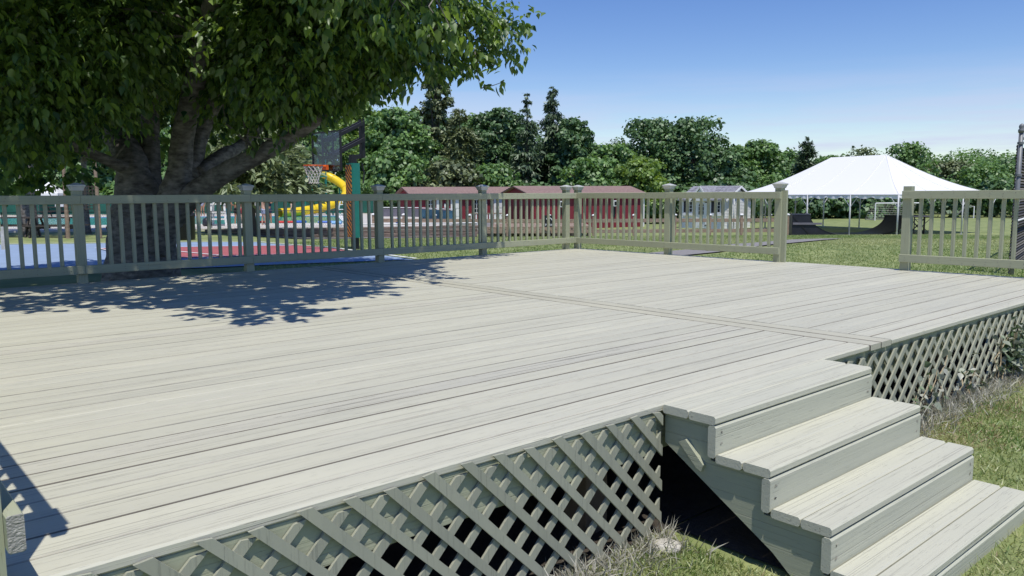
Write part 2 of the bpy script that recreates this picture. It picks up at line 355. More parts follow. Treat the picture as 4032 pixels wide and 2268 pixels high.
# ------------------------------------------------------------------ ground, court, paths, pool
def grid_axis(lo, hi, fine_lo, fine_hi, step, big):
    a = list(np.arange(fine_lo, fine_hi, step)); x = fine_lo; st = step
    while x > lo: st *= 1.3; x -= min(st, big); a.insert(0, x)
    x = a[-1]; st = step
    while x < hi: st *= 1.3; x += min(st, big); a.append(x)
    return np.array(a)
gx = grid_axis(-600, 900, -25, 70, 1.0, 60); gy = grid_axis(-300, 900, -15, 70, 1.0, 60)
GX, GY = np.meshgrid(gx, gy); GZ = ground(GX, GY)
nx, ny = len(gx), len(gy); idx = np.arange(nx*ny).reshape(ny, nx)
F = np.stack([idx[:-1, :-1], idx[:-1, 1:], idx[1:, 1:], idx[1:, :-1]], -1).reshape(-1, 4)
structure(link('ground', fast_mesh('ground', np.stack([GX, GY, GZ], -1).reshape(-1, 3), F, 'grassground', smooth=True)))

def sheet(name, quad, dz, m, n=24, parent=None):
    """four plan corners (s right, t ahead of the camera), draped over the ground"""
    q = np.array(quad, float); a = np.linspace(0, 1, n+1); A, B = np.meshgrid(a, a)
    P = ((1-A)*(1-B))[..., None]*q[0]+(A*(1-B))[..., None]*q[1]+(A*B)[..., None]*q[2]+((1-A)*B)[..., None]*q[3]
    xy = CAM[:2]+P[..., 1:2]*FH+P[..., 0:1]*RH; z = ground(xy[..., 0], xy[..., 1])+dz
    id_ = np.arange((n+1)**2).reshape(n+1, n+1); F = np.stack([id_[:-1, :-1], id_[:-1, 1:], id_[1:, 1:], id_[1:, :-1]], -1).reshape(-1, 4)
    me = fast_mesh(name, np.concatenate([xy, z[..., None]], -1).reshape(-1, 3), F, m); return link(name, me, None, parent)
def ribbon(name, pts, width, dz, m):
    P = []
    for i, (s, t) in enumerate(pts):
        a = np.array(pts[max(i-1, 0)]); b = np.array(pts[min(i+1, len(pts)-1)]); d = unit(b-a); nn = np.array([-d[1], d[0]])
        w = width[i] if hasattr(width, '__len__') else width
        P.append((np.array([s, t])-nn*w/2, np.array([s, t])+nn*w/2))
    V, F = [], []
    for i, (l, r) in enumerate(P):
        for k in range(5):
            p = l+(r-l)*k/4; xy = CAM[:2]+FH*p[1]+RH*p[0]; V.append((xy[0], xy[1], float(ground(*xy))+dz))
    for i in range(len(P)-1):
        for k in range(4): F.append((i*5+k, i*5+k+1, i*5+k+6, i*5+k+5))
    return link(name, fast_mesh(name, V, F, m))
def dense(pts, k=8):
    o = []
    for (a, b) in zip(pts[:-1], pts[1:]):
        for i in range(k): o.append((a[0]+(b[0]-a[0])*i/k, a[1]+(b[1]-a[1])*i/k))
    return o+[pts[-1]]
structure(link('soil_shade_sheet', fast_mesh('soil_shade_sheet', [(x, y, float(ground(x, y))+.012) for y in np.linspace(-7.40, .05, 9) for x in np.linspace(-9.75, .05, 12)]+[(x, y, float(ground(x, y))+.012) for y in (-8.05, -7.41) for x in (-7.0, -5.66)],
    [(j*12+i, j*12+i+1, j*12+i+13, j*12+i+12) for j in range(8) for i in range(11)]+[(108, 109, 111, 110)], 'soil')))  # dark soil sheet added to deepen the shade under deck and steps
# basketball court: blue field, red half with white lines
NR, FR, FL, NL = (-2.1, 17.4), (-7.9, 24.8), (-19, 23.0), (-13.5, 13.6)
court = structure(sheet('sports_court', [NR, FR, FL, NL], .02, 'court_blue'))
def on_court(a, b):      # a along the near-far direction, b from right to left
    p = [(1-a)*(1-b)*NR[i]+a*(1-b)*FR[i]+a*b*FL[i]+(1-a)*b*NL[i] for i in (0, 1)]; return tuple(p)
sheet('red_half_court', [on_court(.26, .01), on_court(.655, .01), on_court(.655, .46), on_court(.26, .40)], .032, 'court_red', parent=court)
def court_line(a, b, w=.07): 
    o = ribbon('white_line', dense([a, b], 16), w, .044, 'line'); o.parent = court
court_line(NR, FR, .09); court_line(FR, FL, .09)
court_line(on_court(.655, .01), on_court(.655, .46)); court_line(on_court(.26, .01), on_court(.26, .40)); court_line(on_court(.655, .46), on_court(.26, .40)); court_line(on_court(.60, .36), on_court(.27, .27))
# asphalt paths
structure(ribbon('asphalt_path', dense([(2.6, 17.5), (4.6, 19.2), (7.2, 22.2), (9.3, 25.0), (11, 26.4)]), [.95]*24+[.9, .85, .8, .7, .6, .5, .35, .2, .05], .03, 'asphalt'))
structure(ribbon('asphalt_path', dense([(-10.5, 32.6), (-6, 34.2), (-2, 36.5), (2, 39.2), (6, 41.5), (9, 41.2), (13, 39.5)]), 1.5, .035, 'asphalt'))
# pool terrace behind the timber wall
ZT = -.57
def slab(name, quad, z0, z1, m, parent=None):
    b = MB(); q = [CAM[:2]+FH*t+RH*s for s, t in quad]
    b.add([(p[0], p[1], z0) for p in q]+[(p[0], p[1], z1) for p in q], [(0, 1, 2, 3), (4, 7, 6, 5), (0, 4, 5, 1), (1, 5, 6, 2), (2, 6, 7, 3), (3, 7, 4, 0)])
    return b.build(name, m, parent)
structure(slab('pool_terrace', [(-24, 34.8), (-4.6, 38.2), (-7.6, 72), (-46, 72)], -1.4, ZT, 'concrete'))
structure(slab('pool_water', [(-29, 38.6), (-8.6, 41.2), (-12.2, 55.8), (-37, 54.8)], -1.3, ZT+.035, 'water'))
def coping(a, b, w=.42):
    a, b = np.array(a), np.array(b); d = unit(b-a); nn = np.array([-d[1], d[0]])*w/2
    return [tuple(a-nn), tuple(b-nn), tuple(b+nn), tuple(a+nn)]
for a, b in [((-29, 38.5), (-8.5, 41.1)), ((-37, 55.0), (-12.2, 56.0)), ((-8.45, 41.3), (-12.05, 55.9))]:
    structure(slab('pool_coping', coping(a, b), -.7, ZT+.075, 'coping'))
slab_t = slab('pool_tile_band', coping((-37, 54.78), (-12.3, 55.75), .05), -.7, ZT+.07, 'pooltile'); structure(slab_t)

# ------------------------------------------------------------------ the deck
W = 7.396; PITCH_B = W/51
XL, XD0, XD1, XD2, XR = -9.72, -5.037, -4.892, -4.741, 0.02
deck = thing('wooden_deck', 'large low wooden deck of weathered grey-green boards with a double divider board', 'deck', (0, 0, 0))
def board_mesh(L, w=.1375, h=.036, ch=.003, m='deck', axis='x', worn='edgewood'):
    b = MB()
    if axis == 'x': b.beam((0, 0, -h/2), (L, 0, -h/2), w, h, ch=ch)
    else: b.beam((0, 0, -h/2), (0, L, -h/2), w, h, ch=ch)
    me = b.mesh('board', m); me.materials.append(M[worn or 'edgewood'])
    for i in (((0, 2, 3, 6) if axis == 'x' else (0, 2, 5, 6)) if worn else ()): me.polygons[i].material_index = 1      # the sides in the gaps are bare, dirty wood
    return me
WORN_ROWS = (6, 23); bm_worn = board_mesh(XD0-.006-XL, m='deck_worn'); BV = [(board_mesh(XD0-.006-XL, .1375+k*.0008, ch=c, worn=w_), board_mesh(XR-(XD2+.006), .1375+k*.0008, ch=c, worn=w_)) for k, (c, w_) in enumerate([(.003, 'edgewood'), (.0028, 'edgepale'), (.004, 'edgepale'), (.005, None)])]; bmL0 = board_mesh(XD0-.006-XL, ch=.007, worn=False); bmR0 = board_mesh(XR-(XD2+.006), ch=.007, worn=False)
for i in range(51):
    y = -W+PITCH_B*(i+.5)
    for j, x0 in ((0, XL), (1, XD2+.006)):
        me = rnd.choice(BV)[j] if i else (bmL0, bmR0)[j]
        if i in WORN_ROWS and j == 0: me = bm_worn
        o = link('plank', me, None, deck, (x0+rnd.uniform(-.001, .001), y+rnd.uniform(-.0008, .0008), rnd.uniform(-.0010, .0010)), (rnd.uniform(-.004, .004), 0, rnd.uniform(-.0002, .0002)))
bmd = board_mesh(W, .1365, .036, .004, 'deck_y', 'y')
for x in ((XD0+XD1)/2, (XD1+XD2)/2): link('divider_board', bmd, None, deck, (x, -W, .001))
b = MB().beam((XL+.02, -W+.03, -.13), (-7.1, -W+.03, -.13), .038, .185, ch=.003); b.build('rim_board', 'rail_x', deck)
b = MB().beam((-7.1, -W+.06, -.13), (XR-.02, -W+.06, -.13), .038, .185, ch=.003); b.build('rim_board', 'rail_x', deck)
for (p0, p1, mm) in [((XL+.02, -.03, -.13), (XR-.04, -.03, -.13), 'rail_x'), ((XR-.04, -W+.05, -.13), (XR-.04, -.06, -.13), 'rail_y'), ((XL+.02, -W+.06, -.13), (XL+.02, -.06, -.13), 'rail_y')]:
    MB().beam(p0, p1, .038, .185, ch=.003).build('rim_board', mm, deck)
jm = MB().beam((0, -W+.09, -.135), (0, -.06, -.135), .038, .19, ch=.002).mesh('joist', 'joist')
for k in range(22): link('joist', jm, None, deck, (XL+.3+k*.44, 0, 0))
pm = MB().beam((0, 0, -.7), (0, 0, -.232), .14, .14, up=(1, 0, 0)).mesh('support_post', 'joist')
for x in (-9.2, -7.3, -5.2, -3.4, -1.5): 
    for y in (-W+.25, -4.2): link('support_post', pm, None, deck, (x, y, 0))
# nosing at the gap in the side railing
MB().beam((XR+.03, -5.42, -.02), (XR+.03, -3.95, -.02), .055, .036).build('nosing_board', 'deck_y', deck)

# ------------------------------------------------------------------ lattice skirts
def clip_x(poly, lim, keep_less):
    o = []
    for i in range(len(poly)):
        a, b = poly[i], poly[(i+1) % len(poly)]
        ia = (a[0] <= lim) if keep_less else (a[0] >= lim); ib = (b[0] <= lim) if keep_less else (b[0] >= lim)
        if ia: o.append(a)
        if ia != ib:
            t = (lim-a[0])/(b[0]-a[0]); o.append((lim, a[1]+(b[1]-a[1])*t))
    return o
def lattice(name, label, xa, xb, front_dir, xt0, yf, zt_f, zt_b, zb, pitch=.153, wh=.049, th=.0105):
    t = thing(name, label, 'lattice panel', ((xa+xb)/2, yf, zb))
    for layer, (d, y, zt) in enumerate(((front_dir, yf, zt_f), (-front_dir, yf+th+.0005, zt_b))):
        span = zt-zb; k0 = int((xa-xt0-span)/pitch)-1; k1 = int((xb-xt0+span)/pitch)+1
        for k in range(k0, k1+1):
            x = xt0+k*pitch+(0 if layer == 0 else -.012)+rnd.uniform(-.006, .006); zz = zt+rnd.uniform(-.012, .006); sp = zz-zb
            jx = rnd.uniform(-.010, .010); jw = rnd.uniform(-.003, .002); poly = [(x, zz+rnd.uniform(-.006, .004)), (x+wh+jw, zz+rnd.uniform(-.006, .004)), (x+wh+jw+d*sp+jx, zb), (x+d*sp+jx, zb)]
            poly = clip_x(clip_x(poly, xa, False), xb, True)
            if len(poly) < 3: continue
            area = abs(sum(poly[i][0]*poly[(i+1) % len(poly)][1]-poly[(i+1) % len(poly)][0]*poly[i][1] for i in range(len(poly))))/2
            if area < .0006: continue
            if area > 0 and sum(poly[i][0]*poly[(i+1) % len(poly)][1]-poly[(i+1) % len(poly)][0]*poly[i][1] for i in range(len(poly))) < 0: poly = poly[::-1]
            bb = MB().prism([(p[0]-(xa+xb)/2, p[1]-zb) for p in poly], (0, 0, 0), (0, th, 0), (1, 0, 0), (0, 0, 1))
            o = bb.build('slat', 'lattice', t, (0, y-yf+rnd.uniform(-.001, .0003), 0))
    return t
lattice('lattice_skirt', 'diagonal lattice skirt under the deck edge to the left of the steps', -9.70, -7.085, 1, -8.985, -W-.0145, -.012, -.042, -.66)
lattice('lattice_skirt', 'diagonal lattice skirt under the deck edge to the right of the steps, half grown over', -5.62, -.02, -1, -4.97, -W+.008, -.062, -.07, -.66, pitch=.1545, wh=.045)

# ------------------------------------------------------------------ steps
SL, SR, Y0, RUN, RISE = -7.073, -5.636, .282, .2598, .1604
st = thing('deck_steps', 'four wide grey-green wooden steps leading down from the deck to the lawn', 'steps', ((SL+SR)/2, -W, -.62))
def spart(b, name, m): return b.build(name, m, st, (-(SL+SR)/2, W, .62))
for k in range(4):
    yb = -W-.003 if k == 0 else -W-Y0-(k-1)*RUN-.002
    yf = -W-Y0-k*RUN+.003
    wb = (yb-yf-.005)/2; z = -k*RISE
    for j in range(2):
        yc = yb-wb/2-j*(wb+.005)
        dx = rnd.uniform(-.006, .006); tl = rnd.uniform(-.004, .004)
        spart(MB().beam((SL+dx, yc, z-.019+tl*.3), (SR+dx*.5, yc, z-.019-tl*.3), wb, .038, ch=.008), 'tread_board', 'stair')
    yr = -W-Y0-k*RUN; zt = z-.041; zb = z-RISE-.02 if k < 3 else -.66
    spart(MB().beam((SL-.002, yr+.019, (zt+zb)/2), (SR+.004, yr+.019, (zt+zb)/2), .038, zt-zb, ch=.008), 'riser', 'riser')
nl = MB()
for k in range(4):
    yr = -W-Y0-k*RUN
    for x in (SL+.04, SR-.04):
        for z in (-.075, -.125):
            k0 = len(nl.v); nl.lathe([(.004, -.001), (.003, .0015)], 6); nl.v[k0:] = [(a+x+rnd.uniform(-.01, .01), yr-.0005-c, b_-k*RISE+z+rnd.uniform(-.008, .008)) for a, b_, c in nl.v[k0:]]
stuff(spart(nl, 'nail_heads', 'edgepale'))
def stringer(x0):
    p = [(-W, -.041)]
    for k in range(4):
        yr = -W-Y0-k*RUN+.039; p += [(yr, -.041-k*RISE), (yr, -.041-(k+1)*RISE)]
    p = p[:-1]+[(-W-Y0-3*RUN+.039, -.66), (-8.12, -.66), (-7.941, -.508), (-W, -.176)]
    return MB().prism([(a, c) for a, c in p][::-1], (x0, 0, 0), (x0+.038, 0, 0), (0, 1, 0), (0, 0, 1))
for x0 in (SL+.024, (SL+SR)/2-.02, SR-.062): spart(stringer(x0), 'stringer', 'stringer')
spart(MB().prism([(0, 0), (.035, .018), (.13, -.075), (.12, -.105), (.095, -.095)], (SL+.002, -W-.09, -.15), (SL+.037, -W-.09, -.15), (0, -1, 0), (0, 0, 1)), 'brace_block', 'stringer')

# ------------------------------------------------------------------ railings
HT, HB, RH_ = .945, .194, .0925
def cap_mesh():
    return MB().lathe([(.047, .992), (.057, .996), (.060, 1.012), (.070, 1.034), (.077, 1.042), (.077, 1.053), (.012, 1.078)], sq=True).mesh('post_cap', 'cap')
CAP = cap_mesh()
POSTM = MB().lathe([(.0465, -.0), (.0465, 1.0)], sq=True).mesh('post', 'post')
BALM = MB().beam((0, 0, .098), (0, 0, .925), .036, .036, up=(1, 0, 0), ch=.003).mesh('baluster', 'post')
def railing(name, label, loc, rz, joints, posts, railmat, pitch=.1215, nocap=(), xend=None):
    t = thing(name, label, 'railing', loc, rz)
    for a, b_ in zip(joints[:-1], joints[1:]):
        for z in (HT-RH_/2, HB-RH_/2):
            MB().beam((a+.0015, -.101, z+rnd.uniform(-.002, .002)), (b_-.0015, -.101, z+rnd.uniform(-.002, .002)), .037, RH_, ch=.004).build('top_rail' if z > .5 else 'bottom_rail', railmat, t)
    for x in posts:
        p = link('post', POSTM, None, t, (x, -.035, 0))
        if x not in nocap: link('post_cap', CAP, None, p)
    sc = MB(); x = joints[0]+.08; 
    while x < joints[-1]-.04:
        if min(abs(x-q) for q in posts) > .072: link('baluster', BALM, None, t, (x, -.062, rnd.uniform(-.004, .004)), (0, 0, rnd.uniform(-.02, .02)))
        for z in (HT-.062, HT-.030, HB-.066, HB-.030):
            if rnd.random() < .85: sc.lathe([(.0055, -.001), (.004, .002)], 6, (0, 0, 0)); k0 = len(sc.v)-12; dx_, dz_ = x+rnd.uniform(-.008, .008), z+rnd.uniform(-.006, .006); sc.v[k0:] = [(a_+dx_, -.1195-c_, b_+dz_) for a_, b_, c_ in sc.v[k0:]]
        x += pitch
    stuff(sc.build('screw_heads', 'edgewood', t)); return t
railing('deck_railing', 'long grey-green deck railing in front of the big tree, its left half in shade', (0, 0, 0), 0,
        [-9.55, -7.683, -5.81, -3.934, -2.084, -.11], [-9.42, -7.70, -5.83, -3.95, -2.10, -.286], 'rail_x')
rr = railing('deck_railing', 'sunlit deck railing section between the back corner and the gap, before the red cabin', (0, 0, 0), R(-90),
        [.05, 1.985, 3.888], [.07, 1.99, 3.84], 'rail_y', .1235)
MB().beam((3.908, -.035, 0), (3.908, -.035, .965), .038, .09, up=(1, 0, 0)).build('trim_board', 'post', rr)
railing('deck_railing', 'deck railing section right of the gap, its end post without a cap', (0, 0, 0), R(-90),
        [5.474, 7.39], [5.52, 7.33], 'rail_y', .1235, nocap=(5.52,))
railing('deck_railing', 'deck side railing whose cut bottom rail end shows at the lower left', (-9.653, 0, 0), R(90),
        [-7.44, -5.55, -3.7, -1.85, -.14], [-7.352, -5.5, -3.66, -1.85], 'rail_y', .1235)

sr_t = bpy.data.objects['deck_railing.003']
MB().beam((-7.4405, -.101, HB-RH_/2), (-7.4382, -.101, HB-RH_/2), .0365, .091, ch=.004).build('cut_end', 'endgrain', sr_t)
# ------------------------------------------------------------------ foliage builders
def tube_tree(b, pts, rads, n=8): b.tube(pts, rads, n)
def crown_mesh(name, blobs, n, size, m, tv=QUAD_V, tf=QUAD_F, up=.35, flat=.8, inner=.72, jit=.25, fuzz=.22):
    """leaf faces spread through a set of lumps (x, y, z, r) relative to the tree foot"""
    B = np.array(blobs); w = B[:, 3]**2; k = rng.choice(len(B), n, p=w/w.sum()); d = rdir(n)
    d[:, 2] = np.where(rng.random(n) < .25, d[:, 2], np.abs(d[:, 2])*1.0-.25*rng.random(n)); d = unit(d)
    rad = B[k, 3]*(inner+(1.05-inner)*rng.random(n)**.6)
    pos = B[k, :3]+d*rad[:, None]*np.array([1, 1, flat])+rng.normal(size=(n, 3))*(B[k, 3]*fuzz)[:, None]
    nrm = unit(d+np.array([0, 0, up])+rng.normal(size=(n, 3))*.45); ax = unit(np.cross(nrm, rdir(n)))
    V, F = scatter(pos, ax, nrm, size*(.6+.8*rng.random(n)), tv, tf)
    bt = rng.random(len(B)); tint = np.clip(.25+.45*bt[k]+rng.normal(size=n)*jit, 0, 1)
    return fast_mesh(name, V, F, m, np.repeat(tint, len(tv)))
def broadleaf(name, label, u, D, top_v, width, m='leaf_mid', n=14500, size=.36, lumps=120, low=.04, group='trees along the edge of the field', lean=0, squash=1.0):
    base = gp(u, D); hor = 775-.00546*u; H = CAM[2]+(hor-top_v)/FPX*D-base[2]; Rw = width/FPX*D/2*1.28
    t = thing(name, label, 'tree', base, rnd.uniform(0, 6), group)
    blobs = []
    for i in range(lumps):
        h = low+(1-low)*(rng.random()**.85); prof = math.sin(math.pi*min(1, max(.06, (h*.86+.10))))**.6
        a = rng.random()*6.283; rr_ = Rw*1.12*prof*math.sqrt(rng.random()); r = Rw*(.09+.15*rng.random())*squash
        z = min(h*H, H-r*.75)
        blobs.append((rr_*math.cos(a), rr_*math.sin(a), max(z, r*.6), r))
    blobs += [(0, 0, H-Rw*.24, Rw*.26), (0, 0, H*.5, Rw*.6), (0, 0, H*.72, Rw*.5), (0, 0, H*.25, Rw*.55)]
    link('crown', crown_mesh('crown', blobs, n, size, m), None, t)
    b = MB(); b.tube([(0, 0, -.1), (.05, 0, H*.25), (0, .1, H*.55), (0, 0, H*.85)], [Rw*.10+.08, Rw*.08+.05, Rw*.05+.03, .03], 7)
    for bl in blobs[:14]: b.tube([(0, 0, max(.8, bl[2]*.5)), (bl[0]*.55, bl[1]*.55, bl[2]*.85), (bl[0], bl[1], bl[2])], [.12, .07, .02], 5)
    b.build('trunk', 'barkfar', t); return t
def conifer(name, label, u, D, top_v, width, m='needle', n=6500, size=.75, droop=.45, group='trees along the edge of the field', gap=.0, low=.04, power=.85):
    base = gp(u, D); hor = 775-.00546*u; H = CAM[2]+(hor-top_v)/FPX*D-base[2]; Rw = width/FPX*D/2
    t = thing(name, label, 'tree', base, rnd.uniform(0, 6), group)
    nb = 110; h = low+(1-low)*np.sort(rng.random(nb)); L = Rw*((1-h)**power)*(.65+.5*rng.random(nb))+.15
    a = rng.random(nb)*6.283; k = rng.integers(0, nb, n); s = rng.random(n)**.65
    bd = np.stack([np.cos(a), np.sin(a), np.full(nb, .12)], -1)
    pos = np.zeros((n, 3)); pos[:, 2] = h[k]*H
    pos += bd[k]*(L[k]*s)[:, None]; pos[:, 2] -= droop*(L[k]*s)**1.5*.35; pos += rng.normal(size=(n, 3))*np.array([.22, .22, .14])*np.minimum(1, .25+L[k]/2)[:, None]
    ax = unit(bd[k]*.7+rng.normal(size=(n, 3))*.45+np.array([0, 0, -droop])); nrm = unit(rng.normal(size=(n, 3))*.5+np.array([0, 0, 1.]))
    V, F = scatter(pos, ax, nrm, size*(.5+.8*rng.random(n))*(.22+.78*np.minimum(1, L[k]/2.2)), NEED_V, QUAD_F)
    tint = np.clip(.35+.3*rng.random(nb)[k]+rng.normal(size=n)*.2, 0, 1)
    link('crown', fast_mesh('crown', V, F, m, np.repeat(tint, 4)), None, t)
    b = MB(); b.tube([(0, 0, -.1), (0, 0, H*.5), (0, 0, H*.985)], [.28, .17, .02], 7)
    for i in range(0, nb, 2): b.tube([(0, 0, h[i]*H), tuple(np.array([0, 0, h[i]*H])+bd[i]*L[i]*.8-np.array([0, 0, droop*L[i]*.25]))], [.05, .012], 4)
    b.build('trunk', 'barkfar', t); return t

# treeline, each tree placed from left to right
d2 = 4032/2576
T = lambda f, name, label, ud, D, td, wd, **k: f(name, label, ud*d2, D, td*d2, wd*d2, **k)
T(broadleaf, 'maple_tree', 'leafy tree far behind the white canopy at the left edge', 60, 74, 250, 230, m='leaf_mid')
T(broadleaf, 'maple_tree', 'dark leafy tree behind the pool, seen left of the big trunk', 240, 70, 270, 210, m='leaf_dark')
T(broadleaf, 'maple_tree', 'leafy tree behind the pool, hidden mostly by the big trunk', 430, 78, 255, 220, m='leaf_mid')
T(broadleaf, 'maple_tree', 'bright green tree behind the pool, right of the big trunk', 600, 74, 300, 200, m='leaf_lime')
T(conifer, 'pine_tree', 'soft pale-needled pine whose boughs hang behind the basketball net', 628, 33.4, 310, 470, m='needle_pale', size=.42, droop=.25, n=11000, low=.36, power=.5)
T(broadleaf, 'maple_tree', 'mid-green tree behind the basketball backboard', 760, 72, 300, 190, m='leaf_mid')
T(broadleaf, 'maple_tree', 'yellow-green maple right above the basketball arm', 905, 80, 262, 150, m='leaf_lime')
T(broadleaf, 'maple_tree', 'mid-green tree between the basketball arm and the tall pine', 1005, 76, 282, 150, m='leaf_mid')
T(broadleaf, 'pine_tree', 'tallest pine with an open ragged top, in the middle of the treeline', 1097, 82, 172, 78, m='needle_olive', size=.34, n=9000, lumps=75, low=.45)
T(conifer, 'cedar_tree', 'olive cedar standing just right of the tallest pine', 1160, 78, 280, 130, m='needle_olive', size=.9, droop=.3, power=.55, n=7500)
T(broadleaf, 'oak_tree', 'dark round-headed tree left of the two spruces', 1245, 86, 283, 135, m='leaf_dark', low=.25)
T(conifer, 'spruce_tree', 'narrow spruce, the left one of the two pointed spruces', 1328, 82, 236, 105, m='needle', size=.85, droop=.75, n=6500, power=.9)
T(conifer, 'spruce_tree', 'broader spruce, the right one of the two pointed spruces', 1393, 86, 225, 165, m='needle', size=.9, droop=.75, n=7500)
T(broadleaf, 'oak_tree', 'dark tree growing against the right side of the spruces', 1448, 83, 305, 90, m='leaf_dark')
T(broadleaf, 'maple_tree', 'low mid-green tree in the dip of the treeline', 1530, 84, 372, 150, m='leaf_mid')
T(broadleaf, 'oak_tree', 'tall dark tree left of the pair behind the red cabin roof', 1640, 88, 308, 150, m='leaf_dark', n=7500)
T(broadleaf, 'oak_tree', 'tall dark tree right of the pair, above the grey shed roof', 1745, 86, 306, 150, m='leaf_dark', n=7500)
T(broadleaf, 'bushy_tree', 'bright bushy tree right behind the end of the red cabin', 1610, 72, 400, 120, m='leaf_lime', n=5000)
T(broadleaf, 'bushy_tree', 'low bright bush over the left red cabin', 1245, 70, 420, 120, m='leaf_mid', n=5000)
T(broadleaf, 'bushy_tree', 'low bright bush between the basketball pad and the cabin roof', 985, 68, 385, 150, m='leaf_mid', n=6000)
T(broadleaf, 'bushy_tree', 'dull green bush behind the middle of the cabin roofs', 1140, 69, 410, 140, m='needle_olive', n=5500)
T(broadleaf, 'bushy_tree', 'rounded bush behind the right red cabin ridge', 1490, 71, 405, 130, m='leaf_mid', n=5500)
T(broadleaf, 'oak_tree', 'mid-green tree just left of the big white tent', 1895, 90, 362, 130, m='leaf_mid')
T(broadleaf, 'oak_tree', 'dark low tree behind the grey roofed shed', 1810, 84, 385, 110, m='leaf_dark')
T(conifer, 'cedar_tree', 'dark pointed cedar behind the left slope of the white tent', 2028, 96, 350, 80, m='needle', size=1.0, droop=.1, power=.6, n=5500)
T(broadleaf, 'maple_tree', 'thin pale tree next to the dark cedar', 1985, 100, 380, 70, m='leaf_mid', n=1500)
T(broadleaf, 'maple_tree', 'sparse tree above the ridge of the white tent', 2165, 105, 376, 95, m='needle_pale', n=1300, low=.4)
T(broadleaf, 'oak_tree', 'full round tree right above the tent ridge end', 2285, 100, 366, 115, m='leaf_mid', n=7000)
T(broadleaf, 'oak_tree', 'low tree line tree left of the tent ridge', 2090, 104, 400, 120, m='leaf_mid')
T(broadleaf, 'oak_tree', 'mid-green tree over the right slope of the tent', 2380, 110, 412, 140, m='needle_olive', n=7500)
T(broadleaf, 'oak_tree', 'bright bushy tree left of the chain link post', 2490, 100, 420, 150, m='leaf_mid', n=7500)
T(broadleaf, 'oak_tree', 'dark tree right behind the chain link post', 2570, 105, 400, 120, m='leaf_dark', n=6500)
for ud_, td_, wd_, mm_, lb_ in [(950, 292, 150, 'leaf_mid', 'second-row tree between the yellow-green maple and the mid-green tree'), (1075, 290, 150, 'leaf_dark', 'second-row tree behind the tallest pine'), (1200, 300, 150, 'leaf_mid', 'second-row tree between the cedar and the dark round-headed tree'), (1300, 312, 150, 'leaf_dark', 'second-row tree behind the narrow spruce'),
        (1430, 335, 150, 'leaf_mid', 'second-row tree behind the broad spruce'), (1565, 372, 140, 'leaf_dark', 'second-row tree in the dip of the treeline'), (1695, 325, 150, 'leaf_mid', 'second-row tree between the tall dark pair'), (1830, 378, 160, 'leaf_mid', 'second-row tree above the grey shed'), (1960, 395, 150, 'leaf_dark', 'second-row tree left of the dark cedar')]:
    T(broadleaf, 'woodland_tree', lb_, ud_, 102, td_, wd_, m=mm_, n=9000, size=.45)
# wooded hill on the right and the shrub belt behind the field
def hill():
    V, F = [], []; ss = np.linspace(30, 220, 30); tt = np.linspace(118, 300, 16)
    for t in tt:
        for s in ss:
            xy = CAM[:2]+FH*t+RH*s; k = min(1, (t-118)/70); e = min(1, max(0, (s-45)/60))
            V.append((xy[0], xy[1], float(ground(*xy))-.5+9.0*k*(.25+.75*e)))
    for i in range(15):
        for j in range(29): F.append((i*30+j, i*30+j+1, i*30+j+31, i*30+j+30))
    structure(link('wooded_hill', fast_mesh('hill', V, F, 'grassground', smooth=True)))
hill()
bl = []
for i in range(260):
    s = 30+190*rng.random(); t = 122+85*rng.random(); k = min(1, (t-118)/70); e = min(1, max(0, (s-45)/60)); xy = CAM[:2]+FH*t+RH*s
    bl.append((xy[0], xy[1], float(ground(*xy))+9.0*k*(.25+.75*e)+1.2, 2.4+2.4*rng.random()))
o = stuff(link('far_woods', crown_mesh('far_woods', bl, 70000, .62, 'leaf_mid', jit=.2, fuzz=.06)))
tag(o, 'distant woods covering the low hill at the right', 'woods')
def belt(name, label, u0, u1, D, h, m, n, size):
    bl = []
    for i in range(int((u1-u0)/26)):
        u = u0+(u1-u0)*rng.random(); p = gp(u, D+rng.normal()*2.0); r = h*(.28+.2*rng.random()); bl.append((p[0], p[1], p[2]+(h-r)*rng.random()**.6+.2, r))
    o = stuff(link(name, crown_mesh(name, bl, n, size, m))); tag(o, label, 'shrubs'); return o
belt('shrub_belt', 'dark shrub belt along the far edge of the playing field', 3020, 4250, 90, 4.4, 'leaf_dark', 16000, .5)
belt('shrub_belt', 'undergrowth in the shade behind the red cabins and the shed', 1380, 3040, 74, 3.6, 'leaf_dark', 20000, .5)
belt('shrub_belt', 'undergrowth behind the swimming pool fence on the left', -250, 1420, 70, 4.2, 'leaf_mid', 18000, .5)

# ------------------------------------------------------------------ the big tree beside the deck
A = lambda xd, yd, D: at(xd*d2, yd*d2, D)
TB = np.array([-6.3, 2.64, float(ground(-6.3, 2.64))])
tree = thing('cherry_tree', 'big spreading tree with several thick stems overhanging the left end of the deck', 'tree', TB)
def tpart(b, name, m='bark', smooth=True): return b.build(name, m, tree, -TB, smooth=smooth)
def smooth_path(pts, rads, k=6):
    P = np.array(pts, float); Q, RR = [], []
    for i in range(len(P)-1):
        p0, p1, p2, p3 = P[max(i-1, 0)], P[i], P[i+1], P[min(i+2, len(P)-1)]
        for j in range(k):
            t = j/k; Q.append(.5*((2*p1)+(-p0+p2)*t+(2*p0-5*p1+4*p2-p3)*t*t+(-p0+3*p1-3*p2+p3)*t**3)); RR.append(rads[i]+(rads[i+1]-rads[i])*t)
    Q.append(P[-1]); RR.append(rads[-1])
    Q = np.array(Q); RR = np.array(RR)*(1+rng.normal(size=len(Q))*.02); return Q, RR
